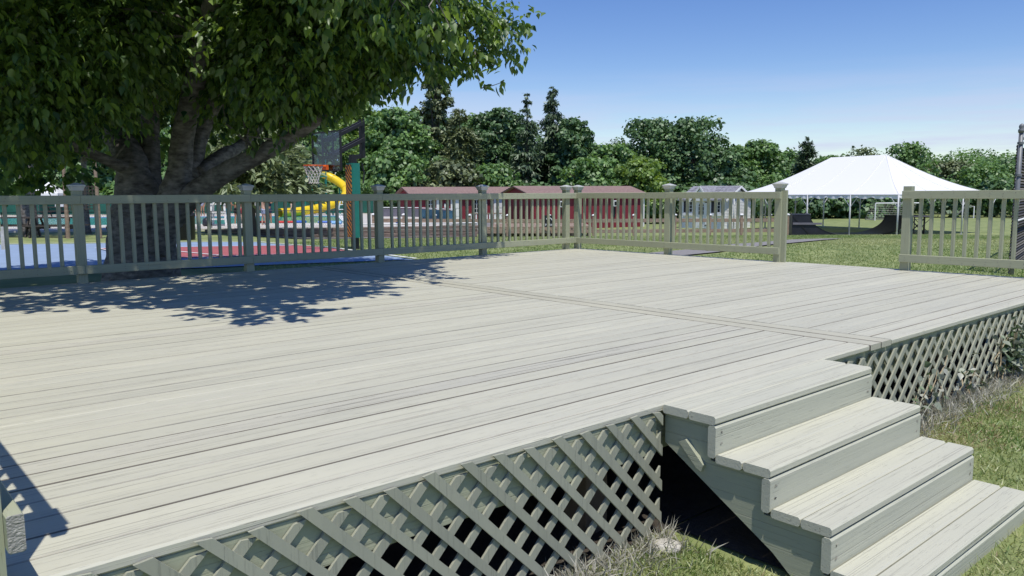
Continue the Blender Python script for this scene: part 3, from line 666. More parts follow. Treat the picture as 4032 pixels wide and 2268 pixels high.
def limb(name, pts, rads, n=14):
    Q, RR = smooth_path(pts, rads); b = MB(); n = n*2; b.tube(Q, RR, n); ph = rng.random(4)*6.283
    for i in range(len(Q)):
        for j in range(n):
            a = 2*math.pi*j/n; k_ = 1+.045*math.sin(3*a+ph[0]+i*.22)+.03*math.sin(7*a+ph[1]-i*.35)+.02*math.sin(11*a+ph[2]+i*.6)+.018*rng.normal()
            v = np.array(b.v[i*n+j]); b.v[i*n+j] = tuple(Q[i]+(v-Q[i])*k_)
    tpart(b, name); return Q
limbs = []
base = A(357, 640, 11.5)
limb('trunk', [TB+np.array([0, 0, -.35]), TB+np.array([0, 0, .1]), A(356, 600, 11.5), A(355, 540, 11.5), A(354, 500, 11.5), A(354, 455, 11.55), A(356, 415, 11.6)], [.72, .55, .455, .42, .35, .22, .04], 18)
limb('stem', [A(392, 640, 11.35), A(408, 575, 11.35), A(432, 505, 11.3), A(452, 430, 11.3), A(458, 350, 11.15), A(478, 260, 10.8), A(497, 170, 10.3), A(508, 105, 9.9)], [.20, .215, .20, .165, .15, .14, .125, .115], 14)
limbs.append(limb('stem', [A(340, 540, 11.45), A(338, 455, 11.5), A(320, 385, 11.75), A(262, 310, 12.3), A(190, 240, 12.8), A(90, 160, 13.2), A(-40, 90, 13.6)], [.34, .25, .21, .17, .13, .09, .05]))
limbs.append(limb('stem', [A(372, 520, 11.6), A(376, 420, 11.8), A(378, 330, 12.1), A(375, 220, 12.5), A(370, 90, 13), A(380, -80, 13.4)], [.25, .155, .135, .12, .10, .07]))
limbs.append(limb('stem', [A(425, 540, 11.7), A(478, 435, 12), A(500, 350, 12.4), A(540, 260, 12.8), A(600, 150, 13), A(650, 20, 13.2)], [.20, .15, .13, .11, .09, .05]))
limbs.append(limb('stem', [A(405, 570, 11.5), A(478, 497, 11.3), A(560, 440, 11.0), A(640, 395, 10.8), A(730, 345, 10.7), A(820, 280, 10.6), A(930, 190, 10.6), A(1040, 120, 10.7), A(1160, 90, 10.9)], [.22, .165, .135, .12, .105, .09, .07, .045, .02]))
limbs.append(limb('stem', [A(500, 440, 12.0), A(560, 390, 12.6), A(600, 370, 13.2), A(680, 300, 13.8)], [.13, .11, .09, .05]))
limbs.append(limb('stem', [A(330, 430, 11.4), A(250, 395, 11.0), A(180, 365, 10.6), A(100, 340, 10.2), A(20, 320, 9.8)], [.09, .07, .06, .05, .03], 10))
limbs.append(limb('stem', [A(508, 110, 9.9), A(530, 20, 9.4), A(560, -120, 8.8), A(560, -320, 7.6)], [.11, .10, .07, .03], 10))
limbs.append(limb('stem', [A(380, -60, 13.3), A(330, -250, 11.5), A(250, -500, 9.5), A(330, -900, 7)], [.09, .08, .06, .03], 10))
tpart(MB().tube([A(507, 107, 9.78), A(509, 101, 9.70)], [.085, .03], 12), 'branch_scar', 'endgrain')
front = [(1300, 84, 10.9, .20), (1262, 78, 10.9, .30), (1215, 74, 10.8, .40), (1150, 60, 10.6, .52), (1085, 88, 10.4, .56), (1172, 122, 10.7, .22), (1085, 160, 10.4, .18), (1245, 40, 10.8, .22),
         (1020, 112, 10.2, .48), (985, 55, 10.0, .7), (935, 146, 10.0, .36), (880, 160, 10.0, .46), (862, 196, 10.1, .32), (800, 105, 10.0, .8), (838, 216, 10.3, .28), (795, 198, 10.4, .40), (790, 228, 10.5, .24),
         (748, 205, 10.5, .32), (720, 165, 10.0, .62), (705, 232, 10.6, .28), (645, 228, 10.6, .36), (690, 130, 9.6, .72), (612, 160, 10.6, .42), (578, 212, 10.7, .28), (700, 10, 9.8, .7),
         (420, 20, 11.3, .75), (415, 85, 11.4, .52), (395, 165, 11.3, .34), (300, 80, 9.4, .85), (235, 140, 9.8, .66), (300, 200, 10.6, .30), (150, 170, 9.2, .9), (85, 225, 9.8, .58), (150, 262, 10.4, .34),
         (25, 90, 8.8, .9), (10, 215, 9.4, .7), (35, 325, 10.6, .30), (-90, 200, 8.8, 1.0), (900, 30, 9.8, .8), (1060, 20, 10.3, .62), (1180, 15, 10.6, .36), (740, 15, 9.8, .9), (205, 20, 9.2, .9), (1010, 158, 10.3, .18), (930, 186, 10.1, .22), (545, 130, 11.2, .30), (440, 190, 11.8, .28), (15, 335, 10.6, .34), (75, 345, 11.0, .28), (135, 315, 10.9, .28), (330, 285, 11.0, .16), (235, 285, 10.9, .22), (560, 262, 10.6, .20), (648, 305, 10.7, .20), (722, 292, 10.6, .24), (690, 275, 10.6, .26), (770, 300, 10.6, .16)]
back = [(200, 120, 14.5, 1.7), (400, 60, 14.5, 1.7), (600, 100, 14.3, 1.6), (760, 90, 13.6, 1.4), (60, 250, 14.5, 1.3), (220, 290, 14.6, 1.0), (330, 230, 14.5, 1.1), (470, 240, 14.5, 1.1), (640, 200, 14.0, .8), (770, 140, 13.2, .75),
        (120, 400, 15, .7), (20, 420, 15, .6), (880, 110, 12.6, .9), (960, 40, 12.2, .8), (470, 120, 14.6, 1.3)]
def leaves(blobs, dens, size, tv, tf, droop=.75):
    P, A_, N_, S_, T_, = [], [], [], [], []
    for c, r in blobs:
        n = max(30, int(dens*r*r*(.62 if (2016+FPX*((c-CAM)@CR)/((c-CAM)@CF))/d2 > 900 else 1))); ns = max(4, n//8)
        cc = rdir(ns)*(r*(.25+.8*rng.random((ns, 1))**.5))*np.array([1, 1, .8]); k = rng.integers(0, ns, n)
        tw = unit(cc+rng.normal(size=(ns, 3))*.3*r+np.array([0, 0, -.25*r])); s = rng.random(n)*.34
        pos = c+cc[k]+tw[k]*s[:, None]+rng.normal(size=(n, 3))*.03
        side = unit(np.cross(tw[k], np.array([0, 0, 1.])))*np.where(rng.random(n) < .5, 1, -1)[:, None]
        ax = unit(tw[k]*.55+side*.6+np.array([0, 0, -droop])+rng.normal(size=(n, 3))*.28)
        nr = unit(np.array([0, 0, 1.])+rng.normal(size=(n, 3))*.45+side*.3)
        P.append(pos); A_.append(ax); N_.append(nr); S_.append(size*(.42+.95*rng.random(n))); T_.append(np.clip(.28+.25*rng.random(ns)[k]+rng.normal(size=n)*.20+(rng.random(n) < .05)*.6, 0, 1))
    return [np.concatenate(q) for q in (P, A_, N_, S_, T_)]
fb = [(A(x, y, D), r) for x, y, D, r in front]; bb = [(A(x, y, D), r) for x, y, D, r in back]
dome = []
def crad(phi): return 6.2+1.2*math.cos(phi+math.pi/2)-.7*math.cos(phi)
while len(dome) < 120:
    phi = rng.random()*6.283; q = rng.random()**.5; r = crad(phi)*q*(.92+.12*rng.random()); z = 3.5+.5*rng.random()+(4.4*(1-q*q))*rng.random()
    p = np.array([TB[0]+r*math.cos(phi), TB[1]+r*math.sin(phi), z]); br = .65+.5*rng.random()
    if np.dot((p-TB)[:2], (.735, -.678)) > 4.4-.3*rng.random(): continue
    rel = p-CAM; Dd = rel@CF
    sp = np.array([p[0]+.165*p[2], p[1]+.35*p[2], 0.0]); sp[:2] -= FH*br*.8; sr_ = sp-CAM; sd_ = sr_@CF
    if sd_ > .5 and (1134-FPX*(sr_@CU)/sd_)/d2 > np.interp((2016+FPX*(sr_@CR)/sd_)/d2, [-200, 0, 190, 300, 450, 600, 700, 760, 850, 1000, 1140], [740, 750, 770, 752, 752, 768, 800, 770, 742, 712, 700]): continue
    if 0 < sd_ <= .5 or (sd_ < .5 and p[1] < -4): continue
    if Dd > .5:
        xi = (2016+FPX*(rel@CR)/Dd)/d2; yi = (1134-FPX*(rel@CU)/Dd)/d2
        if 420 < xi < 590 and yi > 20 and Dd < 11.2: continue
        if xi > 700 and yi+(br+.25)/Dd*2000 > np.interp(xi, [700, 800, 900, 1000, 1100, 1250], [330, 250, 190, 150, 125, 60]): continue
    if Dd > .5 and z-br < .95+.245*Dd and Dd < 9.4: 
        z = .95+.245*Dd+br*1.15+.35; p[2] = z
    dome.append((p, br))
# lobes that reach out over the boards and throw the scalloped edge of the shade
for xd, yd, h in [(150, 755, 3.2), (215, 768, 3.0), (400, 750, 3.2), (455, 752, 3.4), (560, 745, 3.3), (620, 768, 3.2), (680, 785, 3.1), (800, 735, 3.0), (760, 720, 3.3), (900, 700, 2.9), (980, 690, 2.9), (1060, 700, 2.8), (330, 735, 3.3), (40, 748, 3.2), (690, 745, 3.4), (860, 690, 3.2)]:
    d_ = CF+CR*(xd*d2-2016)/FPX-CU*(yd*d2-1134)/FPX; s = CAM+d_*(-CAM[2]/d_[2]); p = s+np.array([-.165*h, -.35*h, h]); dome.append((p, .38))
P, AX, NR_, SZ, TT = leaves(fb, 2900, .098, LEAF_V, LEAF_F)
Dp = (P-CAM)@CF; near = np.argsort(Dp-((P-CAM)@CR)*.35)[:300]; rest = np.setdiff1d(np.arange(len(P)), near)
V, Fc = scatter(P[rest]-TB, AX[rest], NR_[rest], SZ[rest], LEAF_V, LEAF_F)
stuff(link('foliage', fast_mesh('foliage', V, Fc, 'leaf_big', np.repeat(TT[rest], len(LEAF_V))), None, tree))
leafm = [fast_mesh('leaf', LEAF_V, LEAF_F, 'leaf_big', np.full(len(LEAF_V), tv)) for tv in (.25, .42, .6)]
for j, i in enumerate(near):
    ax = AX[i]; x = unit(np.cross(ax, NR_[i])); z = np.cross(x, ax); mm = Matrix(((x[0], ax[0], z[0], 0), (x[1], ax[1], z[1], 0), (x[2], ax[2], z[2], 0), (0, 0, 0, 1)))
    o = link('leaf', leafm[j % 3], None, tree); o.matrix_local = Matrix.Translation(Vector(P[i]-TB)) @ mm @ Matrix.Scale(float(SZ[i]), 4)
P, AX, NR_, SZ, TT = leaves(bb, 900, .15, QUAD_V, QUAD_F)
V, Fc = scatter(P-TB, AX, NR_, SZ*1.1, QUAD_V, QUAD_F); stuff(link('inner_foliage', fast_mesh('inner_foliage', V, Fc, 'leaf_big', np.repeat(TT, 4)), None, tree))
P, AX, NR_, SZ, TT = leaves(dome, 1650, .155, QUAD_V, QUAD_F)
rel = P-CAM; Dl = rel@CF; inv = (Dl > .5) & (-(rel@CU)/Dl*FPX+1134 > -120) & (np.abs((rel@CR)/Dl) < .70)
V, Fc = scatter(P[~inv]-TB, AX[~inv], NR_[~inv], SZ[~inv], QUAD_V, QUAD_F); stuff(link('upper_foliage', fast_mesh('upper_foliage', V, Fc, 'leaf_big', np.repeat(TT[~inv], 4)), None, tree))
V, Fc = scatter(P[inv]-TB, AX[inv], NR_[inv], SZ[inv]*.66, LEAF_V, LEAF_F); stuff(link('middle_foliage', fast_mesh('middle_foliage', V, Fc, 'leaf_big', np.repeat(TT[inv], len(LEAF_V))), None, tree))
LP = np.concatenate(limbs); b = MB()
for c, r in fb+bb+dome:
    p0 = LP[np.argmin(((LP-c)**2).sum(1)*(1+.6*rng.random(len(LP)))+2.0*np.maximum(0, LP[:, 2]-c[2]))]; mid = (p0+c)/2+rng.normal(size=3)*.15+np.array([0, 0, .1])
    b.tube([p0, mid, c], [.02, .014, .006], 5, False)
    for k in range(3):
        e = c+rdir(1)[0]*r*.9; b.tube([c, (c+e)/2+rng.normal(size=3)*.05, e], [.008, .006, .003], 4, False)
stuff(tpart(b, 'branches', smooth=False))
# hanging sprays at the tip
b = MB()
def spray(pts, n):
    Q, _ = smooth_path(pts, [1]*len(pts), 5); b.tube(Q, np.linspace(.008, .003, len(Q)), 4, False)
    k = np.clip(len(Q)-1-(np.arange(n)*.9).astype(int) % 7, 0, len(Q)-1); pos = Q[k]+rng.normal(size=(n, 3))*.05
    ax = unit(rng.normal(size=(n, 3))*.6+np.array([0, 0, -.9])); V, F_ = scatter(pos-TB, ax, rdir(n)*.6+np.array([0, 0, 1]), .13*(.7+.5*rng.random(n)), LEAF_V, LEAF_F)
    (lambda *a: stuff(link(*a)))('leaf_spray', fast_mesh('leaf_spray', V, F_, 'leaf_big', np.repeat(np.clip(.4+.2*rng.normal(size=n), 0, 1), len(LEAF_V))), None, tree)
spray([A(1195, 130, 10.7), A(1198, 170, 10.6), A(1207, 215, 10.5)], 9); spray([A(1200, 150, 10.65), A(1225, 165, 10.5), A(1262, 158, 10.4)], 8); spray([A(1210, 222, 10.5), A(1240, 215, 10.5), A(1268, 205, 10.5)], 8)
spray([A(925, 195, 10), A(915, 215, 10), A(905, 228, 10)], 8); spray([A(1230, 60, 10.8), A(1290, 60, 10.8), A(1338, 68, 10.8)], 16); spray([A(1210, 40, 10.8), A(1250, 45, 10.8), A(1270, 55, 10.8)], 10); spray([A(1120, 130, 10.4), A(1110, 165, 10.4), A(1100, 185, 10.4)], 12)
stuff(tpart(b, 'hanging_twigs', smooth=False))

def shade_tree(label, u, D, r, H, Rw, n, z0=2.6):
    p = gp(u, D); t = thing('shade_tree', label, 'tree', p, 0, 'shade trees by the picnic tables')
    blobs = [(Rw*.8*math.sqrt(rng.random())*math.cos(a), Rw*.8*math.sqrt(rng.random())*math.sin(a), z0+1.0+(H-z0-1.4)*rng.random(), Rw*(.25+.18*rng.random())) for a in rng.random(22)*6.283]
    link('crown', crown_mesh('crown', blobs, n, .26, 'leaf_dark'), None, t)
    b = MB(); b.tube([(0, 0, -.1), (0, 0, .3), (-.03, 0, 1.5), (.05, 0, z0), (0, 0, H*.7)], [r*1.35, r*1.05, r*.95, r*.9, r*.3], 12)
    for bl_ in blobs[:10]: b.tube([(0, 0, z0*.8), (bl_[0]*.5, bl_[1]*.5, z0+.6), bl_[:3]], [r*.5, r*.3, .03], 6)
    b.build('trunk', 'bark', t, smooth=True)
shade_tree('thick dark trunk beside the picnic tables at the far left', 112, 31, .29, 9, 4.6, 9000, 3.6)
shade_tree('thin dark trunk between the trellis posts', 338, 33, .12, 7, 3.4, 6000, 3.6)

# ------------------------------------------------------------------ basketball hoop
def wdir(c, s): return math.atan2(RH[1]*c+FH[1]*s, RH[0]*c+FH[0]*s)
def hoop(label, u, D, rz, sc=1.0, board='pane', zg=None):
    p = gp(u, D) if zg is None else np.array([*gp(u, D)[:2], zg]); t = thing('basketball_hoop', label, 'basketball hoop', p, rz); t.scale = (sc,)*3
    MB().beam((0, 0, -.1), (0, 0, 2.42), .15, .15, up=(1, 0, 0)).build('pole', 'black', t)
    MB().box((-.14, -.12, -.02), (.14, .12, .02)).build('base_plate', 'black', t)
    pd = MB().beam((0, 0, .30), (0, 0, 2.20), .30, .27, up=(1, 0, 0), ch=.04).build('pole_pad', 'teal', t)
    MB().box((.137, -.13, .32), (.147, .13, 2.16)).build('striped_panel', 'stripe', pd)
    MB().beam((-.30, 0, 2.35), (-.30, 0, 3.32), .13, .10, up=(1, 0, 0)).build('mast', 'black', t)
    MB().beam((.05, 0, 2.33), (-.34, 0, 2.40), .10, .10).build('bracket', 'black', t)
    for y in (-.11, .11):
        for z in (3.24, 2.82): MB().beam((-.30, y, z), (.64, y, z-.44), .05, .09).build('arm', 'black', t)
    MB().tube([(-.28, 0, 2.2), (-.34, 0, 1.95), (-.30, 0, 1.7)], .02, 6).build('crank', 'black', t)
    bo = MB().box((.76, -.62, 2.02), (.775, .62, 2.95)).build('backboard', board, t)
    f = MB()
    for y in (-.63, .63): f.box((.745, y-.02, 2.0), (.79, y+.02, 2.97))
    for z in (2.0, 2.95): f.box((.746, -.61, z-.02), (.789, .61, z+.02))
    for y in (-.24, .24): f.box((.71, y-.02, 2.02), (.744, y+.02, 2.93))
    f.box((.66, -.3, 2.28), (.709, .3, 2.38)); f.box((.66, -.3, 2.72), (.709, .3, 2.82))
    f.build('board_frame', 'black', bo)
    rim = MB(); rim.tube([(1.16+.23*math.cos(a), .23*math.sin(a), 2.12) for a in np.linspace(0, 2*math.pi, 25)], .012, 6, False)
    rim.prism([(-.11, 2.02), (.11, 2.02), (.10, 2.14), (-.10, 2.14)], (.79, 0, 0), (.86, 0, 0), (0, 1, 0), (0, 0, 1)); rim.prism([(-.10, 2.10), (.10, 2.10), (.08, 2.135), (-.08, 2.135)], (.84, 0, 0), (.96, 0, 0), (0, 1, 0), (0, 0, 1))
    rim.build('rim', 'orange', t)
    nt = MB(); n = 12
    for k in range(n):
        for s in (1, -1):
            pts = []
            for i in range(7):
                h = i/6; a = 2*math.pi*k/n+s*h*1.5; r = .23-.12*min(1, h*1.3)+.01*h; pts.append((1.16+r*math.cos(a), r*math.sin(a), 2.11-.43*h))
            nt.tube(pts, .0075, 4, False)
    nt.build('net', 'net', t); return t
hoop('basketball hoop with clear backboard, padded green pole and black lifting arms', 1395, 20.6, wdir(-.703, -.711))
hoop('small far basketball hoop behind the lifeguard chair', 985, 43, math.atan2(RH[1]*-.9+FH[1]*-.3, RH[0]*-.9+FH[0]*-.3), .82, 'white', ZT)

# ------------------------------------------------------------------ timber wall, rail fence, boardwalk
def along(a, b, k): return a+(b-a)*k
tw = thing('timber_retaining_wall', 'low retaining wall of stacked weathered timbers below the pool', 'retaining wall', lt(-8, 35.2))
o0 = np.array(tw.location); wp = [(-13.2, 33.6), (-9, 34.3), (-5.2, 35.4), (-1.6, 36.8)]
for r_ in range(4):
    for (a, b_) in zip(wp[:-1], wp[1:]):
        n = 2
        for k in range(n):
            p0 = along(np.array(a), np.array(b_), (k+(.0 if r_ % 2 else -.12))/n+.06); p1 = along(np.array(a), np.array(b_), (k+1+(.0 if r_ % 2 else -.12))/n+.055)
            q0, q1 = lt(*p0), lt(*p1); z = ZT-.45+r_*.135+.06
            MB().beam((q0[0], q0[1], z+rnd.uniform(-.012, .012)), (q1[0], q1[1], z+rnd.uniform(-.012, .012)), .17+rnd.uniform(-.02, .02), .128, ch=.018).build('timber', 'timber', tw, -o0)
ff = thing('rail_fence', 'low two-rail wooden fence with white post caps in front of the cabins', 'fence', gp(2166, 42.5)); o0 = np.array(ff.location)
fp = [(1470, 39.5), (1590, 40), (1713, 40.8), (1850, 41.3), (2000, 41.9), (2166, 42.5), (2340, 42.6), (2500, 42.6), (2662, 42.6), (2800, 42.8), (2925, 43), (3037, 43.2), (3107, 43.3)]
FPm = MB().beam((0, 0, -.2), (0, 0, 1.14), .13, .13, up=(1, 0, 0)).mesh('post', 'fencewood'); FCm = MB().lathe([(.085, 1.14), (.095, 1.16), (.09, 1.19), (.02, 1.235)], sq=True).mesh('post_cap', 'whitev')
pts = [gp(u, D) for u, D in fp]
for p in pts:
    o = link('post', FPm, None, ff, p-o0, (0, 0, VIEWROT)); link('post_cap', FCm, None, o)
for a, b_ in zip(pts[:-1], pts[1:]):
    for h in (.88, .32): MB().beam(a+np.array([0, 0, h])-o0, b_+np.array([0, 0, h])-o0, .05, .19, ch=.006).build('rail', 'fencewood', ff)
bw = thing('boardwalk', 'low brown boardwalk on dark supports in front of the right red cabin', 'boardwalk', gp(2120, 46)); o0 = np.array(bw.location)
a, b_ = gp(1915, 46.0), gp(2335, 46.4); a2, b2 = gp(1925, 52), gp(2310, 52); zt = -.98
for k in range(42):
    p = along(a, b_, k/42); q = along(a2, b2, k/42); MB().beam((p[0]-o0[0], p[1]-o0[1], zt-o0[2]), (q[0]-o0[0], q[1]-o0[1], zt-o0[2]), .14, .04, ch=.004).build('plank', 'fencewood', bw)
MB().beam((a[0], a[1], zt-.14)-o0, (b_[0], b_[1], zt-.14)-o0, .05, .22).build('fascia', 'fencewood', bw)
for k in range(7):
    p = along(a, b_, .03+k*.155); q = along(a2, b2, .05+k*.15)
    for s in (p, q): MB().beam((s[0], s[1], -1.9)-o0, (s[0], s[1], zt-.1)-o0, .12, .12, up=(1, 0, 0)).build('support_post', 'darkwood', bw)
pb = thing('park_sign', 'small dark sign board on the rail fence post, white lettering', 'sign', gp(2162, 42.1)+np.array([0, 0, .55]), VIEWROT)
MB().box((-.26, -.02, 0), (.30, .02, .62)).build('board', 'black', pb)
def text(body, size, loc, m, parent, rot=(R(90), 0, 0)):
    c = bpy.data.curves.new('lettering', 'FONT'); c.body = body; c.size = size; c.align_x = 'CENTER'; c.extrude = .002
    tmp = bpy.data.objects.new('tmp', c); me = bpy.data.meshes.new_from_object(tmp); bpy.data.objects.remove(tmp)
    o = link('lettering', me, m, parent); o.location = loc; o.rotation_euler = rot; return o
text('PARK', .17, (.02, -.024, .06), 'line', pb)
MB().tube([(.02+.16*math.cos(t), -.03, .33+.16*math.sin(t)) for t in np.linspace(.2, 2.6, 9)], .02, 5).build('arc_mark', 'line', pb)

# ------------------------------------------------------------------ buildings
def gable_house(name, label, u, D, ang, L, Wd, hw, hr, zg, wallm, roofm, ov=.28):
    """origin at the near corner; local x along the long side, y along the gable side"""
    p = gp(u, D); p[2] = zg; t = thing(name, label, 'cabin' if wallm == 'redwall' else 'shed', p, wdir(math.cos(ang), math.sin(ang)))
    w = MB(); w.add([(0, 0, -.3), (L, 0, -.3), (L, Wd, -.3), (0, Wd, -.3), (0, 0, hw), (L, 0, hw), (L, Wd, hw), (0, Wd, hw), (0, Wd/2, hr-.06), (L, Wd/2, hr-.06)],
          [(0, 1, 5, 4), (1, 2, 6, 9, 5), (2, 3, 7, 6), (3, 0, 4, 8, 7)]); w.build('wall', wallm, t)
    sl = (hr-hw)/(Wd/2)
    for k, s in ((0, 1), (1, -1)):
        y0 = -ov if k == 0 else Wd+ov; y1 = Wd/2; z0 = hw-ov*sl; rows = 7
        rf = MB()
        rf.add([(-ov, y0, z0), (L+ov, y0, z0), (L+ov, y1, hr), (-ov, y1, hr), (-ov, y0, z0+.06), (L+ov, y0, z0+.06), (L+ov, y1, hr+.06), (-ov, y1, hr+.06)], [(3, 2, 1, 0), (4, 5, 6, 7), (0, 1, 5, 4), (2, 3, 7, 6), (1, 2, 6, 5), (3, 0, 4, 7)])
        ro = rf.build('roof', roofm, t)
        for r_ in range(rows):
            a, b_ = r_/rows, (r_+1)/rows+.03; ya, yb = y0+(y1-y0)*a, y0+(y1-y0)*min(1, b_); za, zb = z0+(hr-z0)*a, z0+(hr-z0)*min(1, b_)
            MB().add([(-ov-.01, ya, za+.062), (L+ov+.01, ya, za+.062), (L+ov+.01, ya, za+.085), (-ov-.01, ya, za+.085), (L+ov+.01, yb, zb+.066), (-ov-.01, yb, zb+.066)], [(0, 1, 2, 3), (3, 2, 4, 5)]).build('shingle_course', roofm, ro)
    return t
def window(t, x, z, w, h, y=-.02, m='white', bars=(1, 2)):
    o = MB(); 
    for a in (x, x+w-.06): o.box((a, y-.03, z), (a+.06, y, z+h))
    for zz in (z, z+h-.06): o.box((x+.06, y-.03, zz), (x+w-.06, y, zz+.06))
    for k in range(1, bars[0]+1): o.box((x+w*k/(bars[0]+1)-.015, y-.025, z+.06), (x+w*k/(bars[0]+1)+.015, y-.005, z+h-.06))
    for k in range(1, bars[1]+1): o.box((x+.06, y-.024, z+h*k/(bars[1]+1)-.015), (x+w-.06, y-.006, z+h*k/(bars[1]+1)+.015))
    f = o.build('window', m, t); MB().box((x+.03, y-.004, z+.03), (x+w-.03, y+.003, z+h-.03)).build('pane', 'glassdark', f)
def battens(t, L, Wd, h, m='redwall'):
    bm_ = MB().box((-.02, -.014, -.25), (.02, .004, h-.02)).mesh('batten', m)
    for k in range(int(L/.32)): link('batten', bm_, None, t, (.3+k*.32, 0, 0))
    for k in range(int(Wd/.32)): link('batten', bm_, None, t, (0, .2+k*.32, 0), (0, 0, R(-90)))
def corner_trim(t, L, h, m='white'):
    MB().box((-.03, -.035, -.25), (.07, -.003, h)).build('corner_trim', m, t); MB().box((L-.07, -.035, -.25), (L+.03, -.003, h)).build('corner_trim', m, t)
cb = gable_house('red_cabin', 'long red cabin with brown shingle roof behind the back corner of the railing', 2094, 55, R(30), 9.9, 4.1, 2.42, 2.98, -1.55, 'redwall', 'shingle')
battens(cb, 9.9, 4.1, 2.42); corner_trim(cb, 9.9, 2.3)
for x in (2.2, 6.9): 
    f = MB().box((x, -.22, 1.55), (x+.34, -.03, 1.98)).build('wall_lamp', 'white', cb); MB().box((x+.06, -.235, 1.62), (x+.28, -.222, 1.9)).build('lens', 'glassdark', f)
MB().box((2.3, -.06, 1.0), (2.42, -.02, 1.5)).build('vent_pipe', 'black', cb); MB().box((7.05, -.06, .75), (7.17, -.02, 1.5)).build('vent_pipe', 'black', cb); MB().box((4.4, -.08, 1.45), (4.52, -.02, 1.75)).build('socket_box', 'galv', cb)
cb = gable_house('red_cabin', 'red cabin with white windows and door behind the pool fence', 1629, 58, R(24), 8.6, 4.1, 2.42, 2.98, -1.55, 'redwall', 'shingle')
battens(cb, 8.6, 4.1, 2.42); corner_trim(cb, 8.6, 2.3)
for x in (1.0, 4.6): window(cb, x, 1.05, .62, 1.05)
for x in (1.75, 5.35): MB().box((x, -.05, 1.0), (x+.40, -.003, 2.1)).build('shutter', 'white', cb)
for x in (2.85, 6.3):
    dd = MB().box((x, -.06, .05), (x+.85, -.003, 2.1)).build('door', 'white', cb)
    for z in (.25, .85, 1.45): MB().box((x+.12, -.075, z), (x+.73, -.061, z+.45)).build('door_panel', 'whitev', dd)
MB().box((2.35, -.05, 1.5), (2.6, -.003, 1.8)).build('notice', 'line', cb)
MB().tube([(-.06, -.06, -.2), (-.06, -.06, 2.2)], .05, 8).build('downpipe', 'white', cb)
# white shed with a front gable
sh = gable_house('white_shed', 'small white sided shed with grey roof, arched door and dark shutters', 2857, 55, R(45), .001+3.6, 3.45, 2.02, 2.02, -1.5, 'whitev', 'shinglegrey')
for ch in list(sh.children_recursive): bpy.data.objects.remove(ch)
# local x: right-hand gable wall (away to the right); local y: front wall (away to the left)
Lx, Ly, hw, hr = 3.6, 3.45, 2.0, 2.86
w = MB(); w.add([(.02, .02, -.3), (Lx, .02, -.3), (Lx, Ly, -.3), (.02, Ly, -.3), (.02, .02, hw), (Lx, .02, hw), (Lx, Ly, hw), (.02, Ly, hw), (Lx/2, .02, hr-.1), (Lx/2, Ly, hr-.1)], [(0, 1, 5, 8, 4), (1, 2, 6, 5), (2, 3, 7, 9, 6), (3, 0, 4, 7)]); w.build('wall', 'whitev', sh)
sd = MB()
for k in range(22):
    z = -.2+k*.103
    if z < hw-.05:
        sd.prism([(0, 0), (-.022, 0), (-.004, .103), (0, .103)], (0, .0, z), (0, Ly, z), (1, 0, 0), (0, 0, 1)); 
        sd.prism([(0, 0), (-.022, 0), (-.004, .103), (0, .103)], (0, 0.0, z), (Lx, 0.0, z), (0, 1, 0), (0, 0, 1))
    elif z < hr-.25:
        q = (hr-.15-z)/(hr-hw)*Lx/2; sd.prism([(0, 0), (-.022, 0), (-.004, .103), (0, .103)], (Lx/2-q, 0.0, z), (Lx/2+q, 0.0, z), (0, 1, 0), (0, 0, 1))
sd.build('lap_siding', 'whitev', sh)
ov = .22
for s in (0, 1):
    xe = -ov if s == 0 else Lx+ov; ze = hw-ov*(hr-hw)/(Lx/2)
    rf = MB(); rf.add([(xe, -ov, ze), (xe, Ly+ov, ze), (Lx/2, Ly+ov, hr), (Lx/2, -ov, hr), (xe, -ov, ze+.06), (xe, Ly+ov, ze+.06), (Lx/2, Ly+ov, hr+.06), (Lx/2, -ov, hr+.06)], [(0, 1, 2, 3), (7, 6, 5, 4), (0, 4, 5, 1), (3, 2, 6, 7), (1, 5, 6, 2), (0, 3, 7, 4)]); ro = rf.build('roof', 'shinglegrey', sh)
    for r_ in range(6):
        a, b_ = r_/6, min(1, (r_+1)/6+.03); xa, xb = xe+(Lx/2-xe)*a, xe+(Lx/2-xe)*b_; za, zb = ze+(hr-ze)*a, ze+(hr-ze)*b_
        for j in range(9):
            ya, yb = -ov+(Ly+2*ov)*j/9, -ov+(Ly+2*ov)*(j+1)/9-.015; dz = rnd.uniform(0, .02)
            MB().add([(xa, ya, za+.062), (xa, yb, za+.062), (xa, yb, za+.085+dz), (xa, ya, za+.085+dz), (xb, yb, zb+.066), (xb, ya, zb+.066)], [(0, 1, 2, 3), (3, 2, 4, 5)]).build('shingle', 'shinglegrey', ro)
for s in (-1, 1):   # barge boards of the side gable
    MB().beam((Lx/2, -ov-.02, hr-.02), (Lx/2+s*(Lx/2+ov), -ov-.02, hw-ov*(hr-hw)/(Lx/2)-.02), .03, .14, up=(0, 0, 1)).build('barge_board', 'white', sh)
yc = Ly*.52; dg = MB()   # front gable
dg.add([(-ov-.05, yc-.62, hw-.12), (-ov-.05, yc+.62, hw-.12), (-ov-.05, yc, hr-.06)], [(0, 2, 1)]); dg.build('gable_wall', 'whitev', sh)
for s in (-1, 1):
    MB().add([(-ov-.12, yc+s*.78, hw-.16), (-ov-.12, yc, hr), (Lx/2, yc, hr+.02), (Lx*.35, yc+s*.78, hw+.2), (-ov-.12, yc+s*.78, hw-.10), (-ov-.12, yc, hr+.07), (Lx/2, yc, hr+.08), (Lx*.35, yc+s*.78, hw+.26)], [(0, 1, 2, 3), (7, 6, 5, 4), (0, 4, 5, 1)]).build('gable_roof', 'shinglegrey', sh)
    MB().beam((-ov-.14, yc, hr), (-ov-.14, yc+s*.80, hw-.16), .03, .12).build('gable_trim', 'white', sh)
